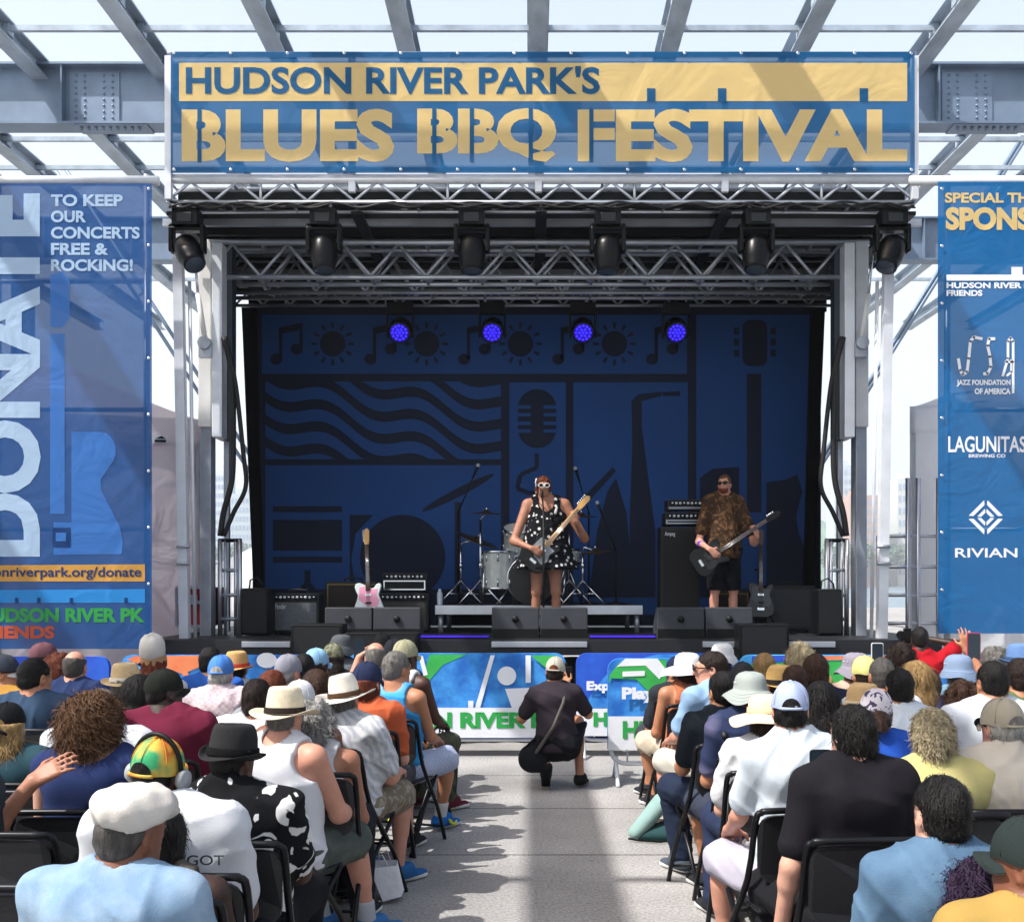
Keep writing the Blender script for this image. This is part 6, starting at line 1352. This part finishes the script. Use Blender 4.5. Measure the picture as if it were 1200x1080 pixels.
for o in [c for c in sw.children if c.name.startswith('shoe')]:
    v = np.array([q.co for q in o.data.vertices]); sx = 1 if v[:, 0].mean() > 0 else -1; c_ = v.mean(0); ex = v[:, 0].max() if sx > 0 else v[:, 0].min()
    m = MB(); m.tube(curve_pts([(ex - sx * .012, c_[1] - .07, c_[2] + .03), (ex + sx * .003, c_[1] - .02, c_[2] - .012), (ex + sx * .0, c_[1] + .05, c_[2] + .0)], 4), [.004] + [.011] * 4 + [.007] * 3 + [.003], mat('yellow_trim', '#c8d22a', .5), 8); q = m.build('shoe_stripe', sw, local=True); q.parent = o
r33 = au(1106, 907, 2.95, 'person with black hair in faded blue tee and bag strap', skin_='fair', hair=('short', 'black'), top=('tee', '#4f6b86', 'soft', '#5d7a94', 8.), bot=('long', '#22252c'), w=.88, hd=(.12, 0, 0))
jj = r33[1]; m = MB(); m.tube([(-.02, jj['nek'][1] - .085, jj['nek'][2] - .035), (.04, jj['che'][1] - .155, jj['che'][2] + .08), (.12, jj['che'][1] - .16, jj['che'][2] - .05), (.2, jj['bel'][1] - .12, jj['bel'][2] - .05)], .009, BLKF, 6); m.build('bag_strap', r33[0], local=True)
au(1212, 956, 2.6, 'person in dark green cap at the lower right corner', skin_='brown', hair=('buzz', 'black'), hat=('cap', '#27302f', None, None, None, None), top=('tee', '#a88a4a'), bot=('long', '#22252c'), hd=(.75, 0, 0), w=1.05)
au(1153, 996, 2.8, 'person with purple curls and bare shoulders at the lower right', skin_='tan', hair=('curly', 'purple'), top=('scoop', '#22243a'), bot=('long', '#22252c'), hs=.95, w=.95, hd=(.2, 0, 0))
# empty chairs in view
for px, D, l in ((30, 3.35, 'empty black folding chair at the lower left in front of the raised hand'), (20, 4.0, 'empty black folding chair second from the lower left corner'), (38, 4.75, 'empty black folding chair behind the slate blue tee'), (35, 5.35, 'empty black folding chair near the left edge before the slate tee'), (1200, 3.6, 'empty black folding chair at the right edge behind the faded blue tee'), (1192, 3.0, 'empty black folding chair beside the dark green cap')):
    place_chair(PX(px, D), D, l)
# standing photographer in red, crouching photographer
rr = person(1078, 733, 9.75, 'person in red tee crouching to photograph at the barricade', skin_='deep', hair=('buzz', 'black'), top=('tee', '#b01724'), bot=('long', '#1c1d22'), pose='squat', psv=.45, yaw=-.1, group=None,
    J={'elR': (.36, .10, 1.13), 'wrR': (.10, .24, 1.18), 'elL': (-.28, .15, .95), 'wrL': (-.07, .26, 1.12), 'hpL': (-.09, 0, .43), 'hpR': (.09, 0, .43), 'knL': (-.2, .36, .45), 'knR': (.2, .36, .45), 'anL': (-.14, .02, .09), 'anR': (.14, .02, .09)}, fine={'R': ((-.8, .4, .2), (0, .3, -1), .8), 'L': ((.8, .4, .2), (0, .3, -1), .8)})
def camera_thing(label, x, y, z, s=1.):
    r = thing('photo_camera', label, 'camera', (x, y, z)); m = MB(); m.box(x - .07 * s, x + .07 * s, y - .035, y + .035, z - .045, z + .045, BLK); m.box(x - .03, x + .03, y - .03, y + .03, z + .045, z + .07, BLK); m.build('body', r, .008)
    m = MB(); m.lathe([(.036, .035), (.038, .1), (.042, .17), (.036, .17), (.03, .16), (0, .15)], GLOSS, (x, y, z), 'Y', 20); m.build('lens', r)
X_, D_ = PX(1078, 9.75), 9.75; camera_thing('black camera held up by the person in red', X_ - .02, D_ + .27, 1.2)
rp = person(651, 769, 9.1, 'person in dark tee and beige cap crouching with a camera in the aisle', skin_='tan', hair=('short', 'dark'), hat=('cap', '#b9b3a4', '#b9b3a4', None, None, 'red'), top=('tee', '#332d34'), bot=('shorts', '#131419'), pose='squat', psv=.37, w=.92, lean=.10, group=None, hd=(-.15, -.05, .05),
    J={'hpL': (-.1, -.03, .35), 'hpR': (.1, -.03, .35), 'knL': (-.2, .36, .20), 'anL': (-.08, -.10, .21), 'toL': (-.08, .0, .045), 'knR': (.19, .36, .50), 'anR': (.20, .06, .09), 'toR': (.24, .2, .035), 'elR': (.27, .08, .60), 'wrR': (.1, .24, .82), 'elL': (-.28, .08, .56), 'wrL': (.0, .27, .82)}, shoes='#17181b', sole='#a9a294', fine={'R': ((-.3, .6, .6), (-.3, 0, 1), .7), 'L': ((.3, .6, .6), (.3, 0, 1), .7)})
X_ = PX(651, 9.1); camera_thing('black camera held by the crouching person in the aisle', X_ + .08, 9.1 + .31, .93)
jj = rp[1]; m = MB(); m.tube([(.08, jj['nek'][1] - .06, jj['nek'][2] - .01), (.06, jj['che'][1] - .15, jj['che'][2] + .04), (-.02, jj['bel'][1] - .165, jj['bel'][2] + .02), (-.14, jj['pel'][1] - .15, jj['pel'][2] - .02), (-.2, jj['pel'][1] - .08, jj['pel'][2] - .12)], .014, mat('strap_grey', '#4c4743', .8), 6); m.build('camera_strap', rp[0], local=True)
# camera bag on his hip
BAGM = cloth('#16181f'); V_ = Vol((-.2, -.2, -.2), (.2, .2, .2), .011); V_.ell((0, 0, 0), (.13, .09, .12), .02).ell((.02, -.05, -.03), (.09, .06, .08), .02); V_.noise(.006, 40, 3); r = thing('shoulder_bag', 'dark navy shoulder bag hanging at the crouching person\'s left hip', 'bag', (PX(626, 9.0), 9.0, .26)); fin('body', V_, [BAGM], r)
m = MB(); m.tube([(-.08, -.02, .08), (0, -.03, .16), (.1, -.02, .08)], .01, BLKF); m.build('handle', r, local=True)

# ---------------------------------------------------------------- performers
def toloc(X0, D, zf, q): return (X0 - q[0], D - q[1], q[2] - zf)
Ds = 12.45; X0 = PX(640, Ds); th = math.radians(41)
gc = P(634, 646, Ds - .24); gX = Matrix.Translation(gc) @ Matrix.Rotation(th, 4, 'Y')
guitar('electric_guitar', 'guitar with black body and maple neck played by the singer', gX, GLOSS, mat('grey_guard', '#7d8287', .4), WOODM, .62)
pk = gX @ Vector((-.03, -.045, -.02)); fr = gX @ Vector((0.01, .02, .50))
rs = person(634, 556, Ds, 'singer in black dress with white stars playing guitar at the microphone', X0=X0, skin_='olive', hair=('afro', 'red'), top=('dress', '#101116', 'dots', '#cfcfcb', 17.), bot=(None, None), shoes='#141417', yaw=math.pi, pose='stand', zf=DK, group=None, w=1.45, hd=(.05, 0, 0), glasses='white', face=True, hdz=(.03, .0),
    J={'elR': (.36, .10, 1.06), 'wrR': toloc(X0, Ds, DK, pk + Vector((-.07, 0, .03))), 'elL': (-.43, .02, 1.09), 'wrL': toloc(X0, Ds, DK, fr + Vector((.05, .02, -.05)))},
    fine={'R': ((-.85, .05, -.5), (0, -1, 0), .6, 1), 'L': ((.2, -.1, 1), (.6, -1, 0), .9, -1)}) 
m = MB(); m.xf = rs[2]
for q in range(7):
    a = q * .9; m.lathe([(0, .006), (.022, .003), (.028, 0), (.02, -.004), (0, -.004)], mat('white_petal', '#dcd9dc', .7), (.085 + .012 * math.cos(a), .02 + .03 * math.cos(a), .045 + .032 * math.sin(a)), 'X', 10)
m.build('hair_flower', rs[0], local=True)
m = MB(); m.xf = rs[2]
for s_ in (-1, 1): m.tube([(s_ * .088, .0, -.045), (s_ * .09, .005, -.1)], .004, CHROME, 6)
m.build('earring', rs[0], local=True)
m = MB(); m.tube([(-.02 * 0 + .10, .13, 1.50), (.02, .2, 1.42), (-.1, .2, 1.3)], .004, BLKF); m.bar((-.13, .02, 1.50), (-.10, .15, 1.36), .016, cloth('#c9c7c2')); m.build('guitar_strap', rs[0], local=True)
Dg = 12.75; X0 = PX(848, Dg); th = math.radians(57)
gc = P(833, 652, Dg - .24); gX = Matrix.Translation(gc) @ Matrix.Rotation(th, 4, 'Y')
guitar('bass_guitar', 'black bass guitar played by the person in the patterned shirt', gX, GLOSS, mat('black_guard', '#1a1b1e', .2), DARKW, .74, True)
pk = gX @ Vector((-.03, -.045, .02)); fr = gX @ Vector((0.01, .02, .56))
rb = person(850, 555, Dg, 'bearded bass player in brown patterned shirt and black shorts', X0=X0, skin_='pink', hair=('buzz', 'lbrown'), top=('camp', '#3d2c20', 'blotch', '#6a4c30', 16.), bot=('shorts', '#101115'), shoes='#17181b', yaw=math.pi + .15, pose='stand', zf=DK, group=None, w=1.12, hd=(-.55, .0, 0), glasses='dark', face=True, extra={'beard': 'red'},
    J={'elR': (.30, .02, 1.06), 'wrR': toloc(X0, Dg, DK, pk + Vector((-.08, 0, .05))), 'elL': (-.32, .12, 1.05), 'wrL': toloc(X0, Dg, DK, fr + Vector((.03, 0, -.07)))},
    fine={'R': ((-.7, .1, -.6), (0, -1, 0), .6, 1), 'L': ((.2, -.1, 1), (.6, -1, 0), .9, -1)})
m = MB(); a, e = Vector(rb[1]['elR']), Vector(rb[1]['wrR']); m.lathe([(.042, -.03), (.046, -.02), (.046, .02), (.042, .03)], mat('purple_band', '#5a35b0', .7), tuple(a.lerp(e, .25)), 'Z', 16); m.build('wrist_band', rb[0], local=True)

# ---------------------------------------------------------------- things held or lying in the aisle
def phone(label, px, py, D, col, yaw=0., sc=1.):
    q = P(px, py, D); r = thing('phone', label, 'phone', q, yaw); m = MB(); pts = rrect(-.037 * sc, .037 * sc, -.075 * sc, .075 * sc, .012, 4)
    m.prism(pts, -.004, .004, mat('phone_case', col, .35)); m.build('case', r, local=True); m = MB(); m.prism(rrect(-.033 * sc, .033 * sc, -.07 * sc, .07 * sc, .009, 4), -.0065, -.0045, mat('phone_screen', '#23303a', .08)); m.build('screen', r, local=True)
phone('pink phone raised above the crowd on the right', 1141, 757, 7.58, '#b02f5a', 0, 1.25)
phone('white phone held up by the yellow cap', 1028, 767, 7.55, '#d9dad8', 0, 1.1)
phone('dark phone held up by the balding person', 421, 760, 8.25, '#1a1b1f', 0, 1.1)
phone('black phone held by the broad person in black', 962, 905, 3.95, '#121316', .1, 1.1)
def backpack():
    r = thing('duffel_bag', 'pale teal bag leaning on the ground by the right aisle', 'bag', (PX(762, 7.3), 7.3, 0)); T_ = cloth('#8fada9'); V_ = Vol((-.3, -.25, -.03), (.32, .25, .5), .012); V_.cone((-.10, 0, .045), (.08, 0, .24), .045, .06, .03, (1, 1.6, 1)); V_.noise(.005, 35, 4); V_.plane((0, 0, -1), (0, 0, .004)); fin('body', V_, [T_], r)
    V_ = Vol((-.3, -.25, -.03), (.34, .25, .4), .012); V_.cone((-.08, -.0, .03), (.14, 0, .05), .04, .08, .03, (1, 1.5, 1)); V_.plane((0, 0, -1), (0, 0, .004)); fin('side_panel', V_, [cloth('#2b4a4c')], r)
    m = MB(); m.tube([(-.15, -.07, .02), (-.08, -.10, .014), (.05, -.14, .014), (.14, -.12, .02)], .007, BLKF, 6); m.build('strap', r, local=True)
backpack()
def rollator():
    x, y = PX(848, 5.9), 5.75; r = thing('walker', 'folded black and silver walker parked by the right aisle', 'walker', (x, y, 0)); f = mat('chair_frame', '#17181b', .35, .5, .1, 8)
    m = MB()
    for dx in (-.06, .06):
        m.bar((dx, .1, .08), (dx, -.1, .92), .014, ALU); m.bar((dx, -.22, .1), (dx, .05, .62), .013, f); m.tube([(dx, -.1, .92), (dx, -.2, .94), (dx, -.24, .92)], .016, BLKR)
    m.bar((-.06, -.02, .62), (.06, -.02, .62), .012, f); m.build('frame', r, local=True)
    m = MB(); m.box(-.05, .05, -.12, .1, .5, .54, BLKF); m.build('seat', r, .01, local=True)
    for dx in (-.08, .08):
        for yy in (.12, -.24):
            m = MB(); m.lathe([(.05, -.018), (.085, -.018), (.095, 0), (.085, .018), (.05, .018), (.05, -.018)], BLKR, (dx, yy, .096), 'X', 24); 
            for k in range(4): m.bar((dx, yy, .096), (dx, yy + .06 * math.cos(k * 1.57), .096 + .06 * math.sin(k * 1.57)), .007, ALUG, 6)
            m.build('wheel', r, local=True)
rollator()
r = thing('cloth_bag', 'black cloth bag with a red lining slumped by the right aisle chair', 'bag', (PX(895, 4.35), 4.3, 0)); V_ = Vol((-.3, -.3, -.02), (.3, .3, .55), .011); V_.cone((-.02, 0, .1), (.08, 0, .4), .15, .08, .05, (1.1, .8, 1)).noise(.012, 28, 6); V_.plane((0, 0, -1), (0, 0, .004)); fin('body', V_, [cloth('#15151a')], r)
V_ = Vol((-.4, -.3, -.02), (.1, .3, .2), .010); V_.cone((-.24, -.05, .05), (-.08, -.04, .08), .035, .06, .02, (1, 1.3, .8)).noise(.005, 40, 6); V_.plane((0, 0, -1), (0, 0, .004)); fin('lining', V_, [cloth('#c22a3c')], r)
m = MB(); m.tube([(-.02, -.02, .44), (.06, -.03, .62), (.14, -.02, .44)], .01, BLKF); m.build('handle', r, local=True)
q = P(456, 985, 5.75); BSC = Matrix.Scale(.62, 4)
r = thing('paper_bag', 'white paper bag with cord handles on the ground by the left aisle', 'bag', (q.x, 5.9, 0)); m = MB(); WP = mat('paper_white', '#dcdce0', .8, 0, .06, 9, .3, 20)
m.xf = BSC @ Matrix.Rotation(-.25, 4, 'Y'); m.add([(-.06, -.12, .04), (.1, -.1, .04), (.1, .1, .04), (-.06, .12, .04), (-.1, -.12, .34), (.12, -.08, .3), (.11, .08, .31), (-.09, .12, .35)], [(0, 3, 2, 1), (0, 1, 5, 4), (1, 2, 6, 5), (2, 3, 7, 6), (3, 0, 4, 7)], WP); m.build('body', r, local=True)
m = MB(); m.xf = BSC @ Matrix.Rotation(-.25, 4, 'Y'); m.tube([(-.05, -.1, .33), (-.04, -.1, .42), (.03, -.1, .42), (.05, -.09, .32)], .005, WP, 6); m.tube([(-.05, .1, .33), (-.03, .1, .41), (.04, .1, .41), (.05, .09, .32)], .005, WP, 6); m.build('cord_handle', r, local=True)
# ---------------------------------------------------------------- summer haze over the river
hm = bpy.data.materials.new('haze_air'); hm.use_nodes = True; N_ = hm.node_tree.nodes; N_.remove(N_['Principled BSDF'])
pv = N_.new('ShaderNodeVolumePrincipled'); pv.inputs['Color'].default_value = (.92, .95, 1, 1); pv.inputs['Density'].default_value = .0005; pv.inputs['Anisotropy'].default_value = .2
hm.node_tree.links.new(pv.outputs[0], N_['Material Output'].inputs['Volume'])
m = MB(); m.box(-2600, 2600, -40, 1260, -6, 110, hm); tag(m.build('haze'), kind='stuff')
